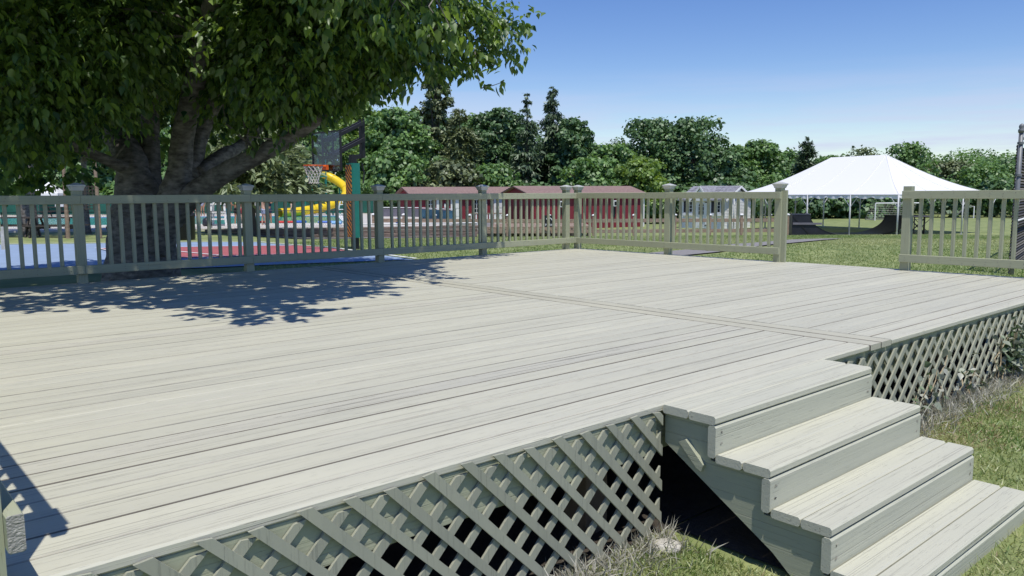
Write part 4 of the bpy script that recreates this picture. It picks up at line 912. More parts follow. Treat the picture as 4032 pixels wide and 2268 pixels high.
def front_box(name, m, y0, y1, z0, z1, x0=-.07, x1=-.024, parent=None): return MB().box((x0, min(y0, y1), z0), (x1, max(y0, y1), z1)).build(name, m, parent or sh)
dr = front_box('door', 'white', yc-.46, yc+.46, -.02, 2.0, -.06)
ar = MB(); prof = [(-.22, .9)]+[(.22*math.cos(a), 1.5+.28*math.sin(a)) for a in np.linspace(math.pi, 0, 11)]+[(.22, .9)]
ar.prism([(a+yc, z) for a, z in prof], (-.075, 0, 0), (-.062, 0, 0), (0, 1, 0), (0, 0, 1)); ar.build('door_glass', 'glassdark', dr)
fm = MB(); fm.tube([(-.08, yc+a*1.06, z) for a, z in prof+[prof[0]]], .025, 5); fm.tube([(-.08, yc, .9), (-.08, yc, 1.76)], .018, 5)
for z in (1.18, 1.48): fm.tube([(-.08, yc-.22, z), (-.08, yc+.22, z)], .018, 5)
fm.build('door_glass_frame', 'white', dr)
for z in (.12, .48): MB().box((-.07, yc-.3, z), (-.061, yc+.3, z+.28)).build('door_panel', 'whitev', dr)
for z in (.15, 1.75): MB().box((-.085, yc-.5, z), (-.062, yc-.28, z+.06)).build('hinge', 'black', dr)
for yw in (.52, 2.75):
    wf = front_box('window', 'white', yw-.24, yw+.24, 1.05, 1.85, -.06); front_box('pane', 'glassdark', yw-.19, yw+.19, 1.1, 1.8, -.068, -.061, wf)
    gr = MB().box((-.075, yw-.012, 1.1), (-.069, yw+.012, 1.8)); gr.box((-.0751, yw-.19, 1.32), (-.0691, yw-.014, 1.345)); gr.box((-.0751, yw+.014, 1.32), (-.0691, yw+.19, 1.345)); gr.box((-.0751, yw-.19, 1.56), (-.0691, yw-.014, 1.585)); gr.box((-.0751, yw+.014, 1.56), (-.0691, yw+.19, 1.585)); gr.build('glazing_bar', 'white', wf)
    for s in (-1, 1): front_box('shutter', 'shutter', yw+s*.27, yw+s*.50, 1.05, 1.85, -.055)
    front_box('window_box', 'whitev', yw-.5, yw+.5, .84, 1.0, -.2)
# far shade house left of the shed
# ------------------------------------------------------------------ white frame tent
def tent(label, s0, t0, ang, ML, LW, ze, zr, ridge, bay):
    g0 = lt(s0, t0); t = thing('frame_tent', label, 'tent', (g0[0], g0[1], g0[2]), wdir(math.cos(ang), math.sin(ang))); ze -= g0[2]; zr -= g0[2]
    # local x along LW (right face), local y along ML (left face)
    per = []; n1, n2 = int(LW/.3), int(ML/.3)
    per += [(LW*i/n1, 0) for i in range(n1)]+[(LW, ML*i/n2) for i in range(n2)]+[(LW-LW*i/n1, ML) for i in range(n1)]+[(0, ML-ML*i/n2) for i in range(n2)]
    ra, rb = ML/2-ridge/2, ML/2+ridge/2; V, F_ = [], []; K = 10
    for (x, y) in per:
        ry = min(max(y, ra), rb) if (x in (0, LW)) else (ra if y == 0 else rb)
        if x in (0, LW): ry = ra+(rb-ra)*min(1, max(0, (y-bay)/(ML-2*bay)))
        for k in range(K+1):
            h = k/K; px_, py_ = x+(LW/2-x)*h, y+(ry-y)*h; sag = .30*math.sin(math.pi*h)*(1-.3*h)
            V.append((px_, py_, ze+(zr-ze)*h-sag))
    n = len(per)
    for i in range(n):
        for k in range(K): F_.append((i*(K+1)+k, ((i+1) % n)*(K+1)+k, ((i+1) % n)*(K+1)+k+1, i*(K+1)+k+1))
    b = MB(); b.add(V, F_); b.build('canopy', 'tent', t, smooth=True)
    for (x, y) in [(0, bay), (0, 2*bay), (0, 3*bay), (0, 0), (LW, 0), (bay, 0), (2*bay, 0), (LW, bay), (LW, 2*bay)]:
        ry = ra+(rb-ra)*min(1, max(0, (y-bay)/(ML-2*bay))) if x in (0, LW) else ra
        MB().tube([(x+(LW/2-x)*h, y+(ry-y)*h, ze+(zr-ze)*h-.30*math.sin(math.pi*h)*(1-.3*h)+.008) for h in np.linspace(0, 1, 11)], .016, 5).build('seam', 'tentseam', t)
    V, F_ = [], []; m_ = n*4
    for i in range(m_):
        a, b_ = per[(i//4) % n], per[(i//4+1) % n]; f = (i % 4)/4; x, y = a[0]+(b_[0]-a[0])*f, a[1]+(b_[1]-a[1])*f; c = abs(math.sin((i/m_)*2*(ML+LW)*math.pi/1.0))
        dx, dy = x-LW/2, y-ML/2; q = math.hypot(dx, dy); o_ = .03*math.sin(i*.9)+.02
        V += [(x, y, ze+.005), (x+dx/q*o_*.5, y+dy/q*o_*.5, ze-.10), (x+dx/q*o_, y+dy/q*o_, ze-.16-.10*c)]
    for i in range(m_):
        j = (i+1) % m_
        for k in (0, 1): F_.append((i*3+k, i*3+k+1, j*3+k+1, j*3+k))
    MB().add(V, F_).build('valance', 'tent', t, smooth=True)
    fr = MB(); cs = [(0, 0), (LW, 0), (LW, ML), (0, ML)]
    for i in range(4): fr.tube([(*cs[i], ze-.03), (*cs[(i+1) % 4], ze-.03)], .03, 6)
    fr.build('frame_pipe', 'alu', t)
    legs = [(x, 0) for x in np.arange(0, LW+.1, bay)]+[(0, y) for y in np.arange(bay, ML+.1, bay)]+[(LW, y) for y in np.arange(bay, ML+.1, bay)]+[(x, ML) for x in np.arange(bay, LW-.1, bay)]
    rz = t.rotation_euler.z
    for x, y in legs:
        wx, wy = g0[0]+x*math.cos(rz)-y*math.sin(rz), g0[1]+x*math.sin(rz)+y*math.cos(rz); zg = float(ground(wx, wy))-g0[2]
        lg = MB().tube([(x, y, zg), (x, y, ze)], .045, 8).build('leg', 'alu', t, smooth=True)
        MB().box((x-.1, y-.1, zg), (x+.1, y+.1, zg+.015)).build('foot_plate', 'alu', lg)
        br = MB(); ax_ = (1, 0) if y in (0, ML) and x not in (0,) else (0, 1)
        for s in (-1, 1): br.tube([(x, y, ze-.75), (x+ax_[0]*.55*s, y+ax_[1]*.55*s, ze-.05)], .02, 6)
        br.build('brace', 'alu', lg)
    return t
tent('big white frame tent on metal legs over the skate ramps', 21.3, 44, R(30), 12.2, 9.14, .80, 3.22, 4.0, 3.05)
# skate ramps
def ramp(label, u, D, rz, flip, h=1.3):
    p = gp(u, D, .01); t = thing('skate_ramp', label, 'skate ramp', p, rz); s = -1 if flip else 1; wd = 2.6
    cur = [(s*(.95+2.35*(1-math.cos(a))), h*(1-math.sin(a))) for a in np.linspace(0, math.pi/2, 13)]
    bd = MB(); n = len(cur)
    # curved riding sheet, deck and side skins
    V = [(x, 0, z) for x, z in cur]+[(x, wd, z) for x, z in cur]; F_ = [(i, i+1, n+i+1, n+i) for i in range(n-1)]
    V2 = [(x, 0, z-.05) for x, z in cur]+[(x, wd, z-.05) for x, z in cur]
    bd.add(V, F_).add(V2, [f[::-1] for f in F_]); bd.build('riding_sheet', 'ramp', t, smooth=True)
    MB().box((min(0, s*.95), 0, h-.06), (max(0, s*.95), wd, h)).build('platform', 'ramp', t)
    MB().tube([(s*.95, 0, h+.01), (s*.95, wd, h+.01)], .03, 8).build('coping', 'galv', t)
    if not flip:
        side = MB(); poly = [(0, 0), (0, h)]+cur; side.add([(x, .01, z) for x, z in poly], [tuple(range(len(poly)))]); side.build('side_skin', 'ramp', t)
        MB().box((0, -.05, h*.52), (s*1.6, .0, h*.62)).build('edge_board', 'greyscreen', t)
        MB().box((-.03, 0, 0), (0, wd, h)).build('back_skin', 'ramp', t)
    for y in (0.05, wd-.05):
        for x in (0, .95, 1.7):
            zt_ = h if x <= .95 else h*(1-math.sin(math.acos(1-(x-.95)/2.35)))
            MB().beam((s*x, y, 0), (s*x, y, zt_-.04), .07, .07, up=(1, 0, 0)).build('stud', 'black', t)
        for (x0, x1) in ((0, .95), ): 
            MB().beam((s*x0, y, .05), (s*x1, y, h-.1), .04, .06).build('brace', 'black', t); MB().beam((s*x0, y-.045, h-.1), (s*x1, y-.045, .05), .04, .06).build('brace', 'black', t)
    return t
ramp('dark quarter-pipe ramp sloping right, under the left of the tent', 3128, 46.6, VIEWROT-.25, False, 1.22)
ramp('dark quarter-pipe ramp sloping left, with open cross-braced back', 3650, 47.5, VIEWROT+.12, True, 1.08)
structure(sheet('ramp_flat', [(19.2, 47), (22.3, 47.4), (22.3, 49.6), (19.2, 49.4)], .04, 'ramp', 4))
gt = thing('tent_bench', 'low metal table frame beside the right skate ramp under the tent', 'table', gp(3640, 45.4), VIEWROT)
b = MB()
for x in (-.45, .45): 
    for y in (0, .6): b.beam((x, y, 0), (x, y, 1.05), .05, .05, up=(1, 0, 0))
for y in (0, .6): b.beam((-.45, y-.03, .1), (.45, y-.03, .95), .03, .03); b.beam((-.45, y+.03, .95), (.45, y+.03, .1), .03, .03)
b.build('frame', 'black', gt); MB().box((-.5, -.05, 1.055), (.5, .65, 1.09)).build('top', 'greyscreen', gt)
# ------------------------------------------------------------------ goals
def goal(label, u, D, rz, w, h):
    t = thing('soccer_goal', label, 'soccer goal', gp(u, D), rz)
    for x in (0, w): MB().tube([(x, 0, 0), (x, 0, h)], .06, 8).build('goal_post', 'white', t)
    MB().tube([(0, 0, h), (w, 0, h)], .06, 8).build('crossbar', 'white', t)
    b = MB()
    for x in (0, w): b.tube([(x, 0, h), (x, .8, h)], .03, 5); b.tube([(x, .8, h), (x, 1.8, .05), (x, 0, .05)], .03, 5)
    b.tube([(0, 1.8, .05), (w, 1.8, .05)], .03, 5); b.build('back_frame', 'galv', t)
    nt = MB()
    for k in range(int(w/.3)+1): nt.tube([(k*.3, .8, h), (k*.3, 1.8, .05)], .008, 3, False)
    for k in range(9): nt.tube([(0, .8+k/9, h*(1-k/9)), (w, .8+k/9, h*(1-k/9))], .008, 3, False)
    nt.build('net', 'net', t)
goal('white soccer goal seen under the tent at the far side of the field', 3452, 80, VIEWROT+.1, 4.9, 1.72)
goal('small far soccer goal seen end-on left of the chain link fence', 3842, 86, VIEWROT+1.25, 3.6, 1.25)
# ------------------------------------------------------------------ chain link fence at the right
cl = thing('chain_link_fence', 'tall grey chain link fence with round capped post at the right edge', 'fence', gp(4008, 14.0), wdir(.60, .80)); HF = 2.5
for k in (0, 2):
    p_ = MB().tube([(k*2.6, 0, -.2), (k*2.6, 0, HF)], .037, 12).build('post', 'galv', cl, smooth=True)
    MB().lathe([(.05, HF-.02), (.052, HF+.03), (.035, HF+.05), (.045, HF+.08), (.035, HF+.115), (.008, HF+.135)], 12, (k*2.6, 0, 0)).build('post_cap', 'galv', p_, smooth=True)
    for z in (2.3, 1.75, 1.3, .9): MB().tube([(k*2.6, 0, z-.02), (k*2.6, 0, z+.02)], .052, 10).build('tie_band', 'galv', p_)
MB().tube([(0, -.01, HF-.1), (5.2, -.01, HF-.1)], .022, 8).build('top_rail', 'galv', cl); MB().tube([(0, -.01, .95), (5.2, -.01, .95)], .018, 8).build('middle_rail', 'white', cl)
b = MB(); s_ = .055
for k in range(int(5.2/s_)):
    x = k*s_; b.tube([(x+(s_*.5 if i % 2 else 0)+.02*math.sin(i), .05+.012*(i % 2), .02+i*s_*.5) for i in range(int((HF-.2)/s_*2))], .0035, 3, False)
stuff(b.build('wire_mesh', 'wire', cl))
structure(sheet('clay_patch', [(8.2, 12.2), (13, 14.5), (13, 15.4), (8.6, 13.1)], .015, 'redwall', 6))

# ------------------------------------------------------------------ by the pool
def rot2(rz): return math.cos(rz), math.sin(rz)
ch = thing('lifeguard_chair', 'tall white lifeguard chair at the pool edge', 'chair', (*gp(862, 40)[:2], ZT), VIEWROT+.15)
for x in (-.34, .34):
    for y, s in ((-.42, 1), (.36, -1)): MB().beam((x*1.15, y, 0), (x*.9, y+s*.16, 1.05), .09, .09, up=(1, 0, 0)).build('leg', 'white', ch)
MB().box((-.38, -.35, 1.05), (.38, .30, 1.11)).build('seat', 'white', ch)
for k in range(4): MB().box((-.36+k*.185, .26, 1.12), (-.36+k*.185+.15, .30, 1.85)).build('back_slat', 'white', ch)
for x in (-.40, .34): MB().box((x, -.34, 1.35), (x+.06, .30, 1.40)).build('arm_rest', 'white', ch)
for z in (.3, .65): MB().box((-.36, -.40, z), (.36, -.34, z+.08)).build('step', 'white', ch)
MB().box((-.34, .20, 1.60), (.34, .255, 1.92)).build('head_pad', 'skyblue', ch)
tw_ = thing('towel', 'pink and white towel with red stripe hung on the lifeguard chair back', 'towel', (*gp(877, 39.9)[:2], ZT+1.55), VIEWROT)
V = [(x*.34/6-.17+.02*math.sin(z*2+x), .03*math.sin(x*1.7), .45*z/5+.07*(x % 2)) for z in range(6) for x in range(7)]
M['pink'] = mat('towel_pink', (.72, .45, .45), .9, .25, 9)
MB().add(V, [(z*7+x, z*7+x+1, z*7+x+8, z*7+x+7) for z in range(5) for x in range(6)]).build('cloth', 'pink', tw_); MB().lathe([(.05, -.08), (.12, -.05), (.13, .06), (.06, .1)], 10, (.02, -.1, .05)).build('red_ball', 'red', tw_)
# black pool fence
pf = thing('pool_fence', 'thin black pool fence running along the near side of the pool', 'fence', (*lt(-12, 37.4)[:2], ZT)); o0 = np.array(pf.location)
fpp = [lt(s, t, ZT) for s, t in [(-26, 35.6), (-23, 36), (-20, 36.4), (-17, 36.8), (-14, 37.2), (-11, 37.6), (-8, 38.0)]]
for p in fpp: MB().tube([p-o0, p-o0+np.array([0, 0, .80])], .02, 6).build('post', 'black', pf)
for a, b_ in zip(fpp[:-1], fpp[1:]):
    MB().tube([a-o0+np.array([0, 0, .78]), b_-o0+np.array([0, 0, .78])], .018, 6).build('top_rail', 'black', pf)
b = MB()
for a, b_ in zip(fpp[:-1], fpp[1:]):
    for k in range(30):
        p = along(a, b_, k/30)-o0; q = along(a, b_, (k+4)/30)-o0; b.tube([p+np.array([0, 0, .02]), q+np.array([0, 0, .76])], .0025, 3, False); b.tube([p+np.array([0, 0, .76]), q+np.array([0, 0, .02])], .0025, 3, False)
stuff(b.build('wire_mesh', 'wire', pf))
def screen_fence(label, pts, h, m, zb=None):
    P_ = [lt(s, t) if zb is None else lt(s, t, zb) for s, t in pts]; o0 = np.array(P_[0]); t = thing('screen_fence', label, 'fence', o0)
    for p in P_: MB().tube([p-o0, p-o0+np.array([0, 0, h+.08])], .035, 7).build('post', 'galv', t)
    for a, b_ in zip(P_[:-1], P_[1:]):
        d = unit(b_-a)*.05; MB().beam(a-o0+d+np.array([0, 0, h/2+.03]), b_-o0-d+np.array([0, 0, h/2+.03]), .02, h-.1).build('screen', m, t)
        MB().tube([a-o0+np.array([0, 0, h+.05]), b_-o0+np.array([0, 0, h+.05])], .03, 6).build('top_rail', 'white', t)
    return t
screen_fence('green screened fence behind the swimming pool', [(-46+5*k, 63+.12*k) for k in range(8)], 1.25, 'green', ZT)
screen_fence('grey screened fence left of the red cabin with windows', [(-9.2, 55.5), (-7.6, 54.6), (-6.1, 53.6)], 1.35, 'greyscreen', -1.35)
screen_fence('blue screened fence with white rails before the cabin windows', [(-5.9, 52.5), (-5.0, 50.6), (-4.2, 48.6), (-3.3, 47), ], 1.45, 'bluescreen', -1.45)
pr = thing('porch_railing', 'white porch railing beside the door of the left red cabin', 'railing', gp(1925, 56), VIEWROT+.2); pr.location.z = -1.35
for k in range(12): MB().box((-1.3+k*.19, -.03, .1), (-1.3+k*.19+.09, .03, .9)).build('baluster', 'white', pr)
MB().box((-1.35, -.05, .9), (.95, .05, .97)).build('hand_rail', 'fencewood', pr); MB().box((-1.35, -.04, .02), (.95, .04, .09)).build('bottom_rail', 'fencewood', pr)
# yellow tube slide
sl = thing('tube_slide', 'yellow tube slide curving down to the far side of the pool', 'slide', (*gp(1250, 57)[:2], ZT)); o0 = np.array(sl.location)
path = [at(1100, 838, 54), at(1150, 836, 55), at(1210, 828, 56), at(1275, 815, 57), at(1330, 795, 58), at(1362, 765, 59.5), at(1355, 735, 61), at(1320, 708, 61.5), at(1280, 688, 61.5), at(1240, 672, 61)]
Q, _ = smooth_path(path, [1]*len(path), 5); b = MB(); b.tube(Q-o0, [.31]*len(Q), 14, False); b.build('tube', 'yellow', sl, smooth=True)
for i in range(4, len(Q), 8): MB().tube([Q[i]-o0, Q[i]-o0+unit(Q[min(i+1, len(Q)-1)]-Q[i-1])*.08], .34, 14, False).build('joint_ring', 'yellow', sl)
for i in (18, 26, 33, 40):
    MB().tube([(Q[i][0]-o0[0], Q[i][1]-o0[1], -.1), Q[i]-o0-np.array([0, 0, .3])], .06, 8).build('support_post', 'teal', sl)
tp = Q[-1]-o0
for x, y in ((-.6, -.6), (.6, -.6), (.6, .6), (-.6, .6)): MB().tube([(tp[0]+x, tp[1]+y, -.1), (tp[0]+x, tp[1]+y, tp[2]+.9)], .05, 8).build('tower_post', 'teal', sl)
MB().box((tp[0]-.65, tp[1]-.65, tp[2]-.5), (tp[0]+.65, tp[1]+.65, tp[2]-.42)).build('tower_floor', 'teal', sl)
ld_ = thing('pool_ladder', 'slanted white pool ladder next to the yellow slide', 'ladder', (*gp(1355, 50)[:2], ZT), VIEWROT)
for x in (-.25, .25): MB().tube([(x-.25, 0, 0), (x, 0, 1.0), (x+.12, 0, 1.25), (x+.2, 0, 1.0)], .04, 7).build('hand_rail', 'white', ld_)
for z in (.3, .6, .9): MB().tube([(-.5+z*.25+.02, 0, z), (z*.25, 0, z)], .025, 6).build('rung', 'white', ld_)
# people ---------------------------------------------------------------
SK = {'tan': mat('skin_tan', (.42, .22, .14), .55, .08, 8), 'fair': mat('skin_fair', (.60, .38, .29), .55, .08, 8), 'brown': mat('skin_brown', (.22, .11, .07), .55, .08, 8)}
CLM = {}
def cloth(c):
    k = 'cloth_%d_%d_%d' % tuple(int(x*100) for x in c)
    if k not in CLM: CLM[k] = mat(k, c, .85, .12, 12)
    return CLM[k]
def skin_mesh(name, verts, edges, rads, m, root=0):
    me = bpy.data.meshes.new(name); bm = bmesh.new(); ly = bm.verts.layers.skin.verify(); vs_ = []
    for i, (v, r) in enumerate(zip(verts, rads)):
        w = bm.verts.new(v); w[ly].radius = (r, r) if not hasattr(r, '__len__') else r; w[ly].use_root = (i == root); vs_.append(w)
    for a, b_ in edges: bm.edges.new((vs_[a], vs_[b_]))
    bm.to_mesh(me); bm.free(); me.materials.append(m); o = bpy.data.objects.new(name, me); C.objects.link(o)
    sm = o.modifiers.new('skin', 'SKIN'); sm.use_smooth_shade = True; ss = o.modifiers.new('sub', 'SUBSURF'); ss.levels = 1; ss.render_levels = 1
    return o
def person(label, u, D, h, face, skin, shorts=None, shirt=None, hair=(.05, .03, .02), stride=.06, arm='down', z=None, suit=None):
    p = gp(u, D); p[2] = ZT+.0 if z is None else z; t = thing('person', label, 'person', p, VIEWROT+face); k = h/1.75
    J = dict(pel=(0, 0, .93), wa=(0, 0, 1.08), ch=(0, .01, 1.28), nk=(0, 0, 1.47), hd=(0, .02, 1.57), tp=(0, .03, 1.70), nose=(0, .105, 1.60))
    for s, n in ((-1, 'l'), (1, 'r')):
        J['hip'+n] = (s*.095, 0, .88); J['kn'+n] = (s*.10, .03+s*stride*.5, .49); J['an'+n] = (s*.10, s*stride, .08); J['to'+n] = (s*.12, .15+s*stride, .03)
        J['sh'+n] = (s*.19, 0, 1.41)
        if arm == 'down': J['el'+n] = (s*.25, -.03, 1.13); J['wr'+n] = (s*.24, .07, .90); J['ha'+n] = (s*.235, .10, .80)
        elif arm == 'hips': J['el'+n] = (s*.36, -.06, 1.16); J['wr'+n] = (s*.20, .08, 1.02); J['ha'+n] = (s*.15, .11, 1.00)
        else: J['el'+n] = (s*.24, .06, 1.15); J['wr'+n] = (s*.06, .20, 1.22); J['ha'+n] = (-s*.02, .21, 1.24)
    R_ = dict(pel=(.15, .11), wa=(.125, .095), ch=(.155, .11), nk=.05, hd=.085, tp=.075, nose=.02)
    for n in 'lr': R_.update({'hip'+n: .085, 'kn'+n: .055, 'an'+n: .04, 'to'+n: .035, 'sh'+n: .055, 'el'+n: .04, 'wr'+n: .03, 'ha'+n: .035})
    E_ = [('pel', 'wa'), ('wa', 'ch'), ('ch', 'nk'), ('nk', 'hd'), ('hd', 'tp'), ('hd', 'nose')]
    for n in 'lr': E_ += [('pel', 'hip'+n), ('hip'+n, 'kn'+n), ('kn'+n, 'an'+n), ('an'+n, 'to'+n), ('ch', 'sh'+n), ('sh'+n, 'el'+n), ('el'+n, 'wr'+n), ('wr'+n, 'ha'+n)]
    ks = list(J); ix = {a: i for i, a in enumerate(ks)}
    o = skin_mesh('body', [tuple(c*k for c in J[a]) for a in ks], [(ix[a], ix[b_]) for a, b_ in E_], [tuple(c*k for c in R_[a]) if hasattr(R_[a], '__len__') else R_[a]*k for a in ks], SK[skin]); o.parent = t
    def wear(name, V_, E2, RR, c):
        o = skin_mesh(name, [tuple(c_*k for c_ in v) for v in V_], E2, [tuple(c_*k for c_ in r) if hasattr(r, '__len__') else r*k for r in RR], cloth(c)); o.parent = t
    mid = lambda a, b_, f: tuple(J[a][i]+(J[b_][i]-J[a][i])*f for i in range(3))
    if shorts: wear('shorts', [(0, 0, 1.03), (0, 0, .93), J['hipl'], mid('hipl', 'knl', .7), J['hipr'], mid('hipr', 'knr', .7)], [(0, 1), (1, 2), (2, 3), (1, 4), (4, 5)], [(.155, .125), (.175, .135), .115, .105, .115, .105], shorts)
    if shirt: wear('shirt', [(0, 0, .92), (0, 0, 1.08), (0, .01, 1.28), (0, 0, 1.43), J['shl'], mid('shl', 'ell', .8), J['shr'], mid('shr', 'elr', .8)], [(0, 1), (1, 2), (2, 3), (2, 4), (4, 5), (2, 6), (6, 7)], [(.18, .14), (.16, .125), (.18, .135), .085, .085, .07, .085, .07], shirt)
    if suit: wear('swimsuit', [(0, 0, .87), (0, 0, .95), (0, 0, 1.08), (0, .01, 1.28), (0, 0, 1.36)], [(0, 1), (1, 2), (2, 3), (3, 4)], [(.12, .10), (.165, .125), (.135, .105), (.165, .12), (.12, .09)], suit)
    hr_ = MB(); hr_.lathe([(.075, 1.575), (.098, 1.62), (.097, 1.67), (.075, 1.735), (.03, 1.76)], 12, (0, -.005, 0)); hh = hr_.build('hair', cloth_key(hair), t, smooth=True); hh.scale = (k, k, k)
    return t
def cloth_key(c):
    k = 'hair_%d' % int(c[0]*1000)
    if k not in M: M[k] = mat(k, c, .7, .2, 20)
    return k
person('person in teal shorts, bare back, right of the lifeguard chair', 893, 40.2, 1.62, .5, 'tan', shorts=(.05, .42, .48))
person('bare-chested person in black shorts standing left of the capped post', 932, 40.6, 1.66, -.3, 'tan', shorts=(.02, .02, .025), arm='hips')
person('person in red shorts half hidden behind the railing post', 957, 41, 1.60, .1, 'fair', shorts=(.5, .04, .07))
person('person in white striped shirt and dark shorts right of the railing post', 1004, 40.4, 1.66, .2, 'fair', shorts=(.03, .03, .05), shirt=(.72, .74, .70), hair=(.15, .09, .05))
person('person in white and blue shorts with folded arms by the pool', 1036, 40.3, 1.58, -.9, 'fair', shorts=(.35, .42, .62), arm='fold', hair=(.35, .22, .1))
person('person in navy hooded top by the pool, facing right', 1060, 41, 1.66, -1.2, 'tan', shorts=(.03, .04, .09), shirt=(.02, .03, .09), arm='fold')
person('person in black swimsuit in front of the yellow slide', 1152, 47, 1.55, 1.4, 'fair', suit=(.02, .02, .02), z=ZT-.25, stride=.1)
person('child in striped swimsuit on the far pool edge', 797, 58, 1.45, 2.9, 'tan', suit=(.35, .35, .45))
person('bare-chested child on the far pool edge beside the big trunk', 766, 58.5, 1.35, 3.0, 'fair', shorts=(.55, .12, .08))
bp_ = thing('backpack', 'dark backpack on the pool edge left of the lifeguard chair', 'bag', (*gp(812, 39.6)[:2], ZT), VIEWROT)
MB().lathe([(.16, 0), (.22, .05), (.22, .25), (.17, .37), (.08, .42)], 12).build('bag_body', 'shutter', bp_, smooth=True); MB().lathe([(.10, .05), (.13, .1), (.12, .22), (.06, .25)], 10, (0, -.13, 0)).build('front_pocket', 'shutter', bp_); MB().tube([(-.06, 0, .40), (0, 0, .47), (.06, 0, .40)], .015, 6).build('handle', 'shutter', bp_)
def lying(name, label, cat, u, D, L, w, h, m, rz=0, z=ZT+.09):
    o = MB(); o.prism([(-w/2+.02, 0), (w/2-.02, 0), (w/2, h*.4), (w/2-.05, h), (-w/2+.05, h), (-w/2, h*.4)], (-L/2, 0, 0), (L/2, 0, 0), (0, 1, 0), (0, 0, 1)); o = o.build(name, m, None, (*gp(u, D)[:2], z), (0, 0, VIEWROT+rz)); tag(o, label, cat)
lying('rescue_tube', 'red rescue tube lying on the pool edge below the slide exit', 'float', 1122, 40.6, .95, .14, .12, 'red'); lying('kickboard', 'blue kickboard lying on the pool edge', 'kickboard', 1183, 40.9, .5, .28, .12, 'blue'); lying('pool_float', 'long flat blue float on the pool edge', 'float', 1290, 41.0, 1.0, .4, .09, 'blue', .2); lying('rescue_tube', 'short red rescue tube left of the other red tube', 'float', 1028, 40.9, .5, .13, .11, 'red')
lying('crumpled_tarp', 'small crumpled light blue tarp below the pool edge', 'tarp', 1325, 38.6, .45, .35, .16, 'skyblue')
bb_ = thing('blue_bag', 'bright blue bag with white front on the terrace before the cabins', 'bag', (*gp(1583, 40.5)[:2], ZT-.02), VIEWROT)
for x in (-.2, .14): MB().lathe([(.10, 0), (.13, .05), (.12, .28), (.07, .34)], 10, (x, 0, 0)).build('bag_side', 'blue', bb_, smooth=True)
MB().box((-.14, -.06, .02), (.08, .08, .22)).build('bag_front', 'white', bb_)
structure(slab('concrete_walk', [(-7.4, 37.2), (-3.9, 38.4), (-1.2, 47), (-7.6, 49)], -1.3, ZT-.03, 'concrete'))
pn = thing('pipe_railing', 'white pipe rail on top of the timber wall', 'railing', lt(-5, 36.4, ZT-.05)); o0 = np.array(pn.location)
for k in range(6): MB().tube([lt(-7.6+k*1.2, 35.5+k*.28, ZT-.05)-o0, lt(-7.6+k*1.2, 35.5+k*.28, ZT+.2)-o0], .02, 6).build('post', 'white', pn)
MB().tube([lt(-7.6, 35.5, ZT+.19)-o0, lt(-1.6, 36.9, ZT+.19)-o0], .025, 6).build('rail', 'white', pn)
tr_ = thing('trash_can', 'dark rounded bin standing right of the big tree trunk', 'bin', gp(725, 26.5), 0); MB().lathe([(.27, 0), (.30, .05), (.31, .75), (.33, .78), (.33, .85), (.2, .98), (.06, 1.0)], 16).build('bin_body', 'black', tr_, smooth=True); MB().box((-.14, -.34, .80), (.14, -.30, .93)).build('flap', 'shutter', tr_)
# picnic tables, trellis, canopy on the left
def picnic(label, u, D, rz, z=None, m='darkwood'):
    p = gp(u, D); p[2] = p[2] if z is None else z; t = thing('picnic_table', label, 'picnic table', p, VIEWROT+rz)
    for k in range(5): MB().box((-.9, -.36+k*.145, .70), (.9, -.36+k*.145+.135, .74)).build('top_board', m, t)
    for y in (-.72, .50):
        for k in range(2): MB().box((-.9, y+k*.12, .41), (.9, y+k*.12+.11, .45)).build('bench_board', m, t)
    for x in (-.62, .62):
        for s in (-1, 1): MB().beam((x, s*.62, 0), (x, s*.22, .69), .04, .09).build('leg', m, t)
        MB().box((x+.045, -.70, .31), (x+.085, .70, .40)).build('cross_bar', m, t)
    return t
picnic('dark picnic table in the shade at the far left edge', 48, 29.5, .15); picnic('dark picnic table between the thick trunk and the trellis', 212, 29, .05)
picnic('picnic table beyond the pool, left of the trellis', 215, 59, .0, ZT)
ck = thing('cooler', 'white cooler on the picnic table beyond the pool', 'cooler', (*gp(238, 59)[:2], ZT+.745), VIEWROT); MB().box((-.3, -.2, 0), (.3, .2, .34)).build('box_body', 'white', ck); MB().box((-.31, -.21, .345), (.31, .21, .42)).build('lid', 'whitev', ck)
tl = thing('trellis', 'tall wooden trellis with dark lattice top by the picnic tables', 'trellis', gp(322, 28), VIEWROT)
for x in (-.56, .56): MB().tube([(x, 0, -.1), (x, 0, 1.4), (x*.97, 0, 2.9)], [.075, .065, .05], 8).build('post', 'fencewood', tl)
for k in range(9): MB().box((-.52+k*.13, -.012, 1.0), (-.52+k*.13+.03, -.002, 1.85)).build('slat', 'darkwood', tl)
for k in range(8): MB().box((-.55, .0, 1.02+k*.11), (.55, .01, 1.02+k*.11+.03)).build('slat', 'darkwood', tl)
cn = thing('pop_up_canopy', 'small white pop-up canopy beyond the pool at the far left', 'canopy', (*gp(190, 62)[:2], ZT), VIEWROT+.2); cw, zc = 1.1, 1.75
V = [(-cw, -cw, zc), (cw, -cw, zc), (cw, cw, zc), (-cw, cw, zc), (.15, 0, zc+.85), (-.15, 0, zc+.85)]; MB().add(V, [(0, 1, 4, 5), (1, 2, 4), (2, 3, 5, 4), (3, 0, 5)]).build('canopy', 'tent', cn)
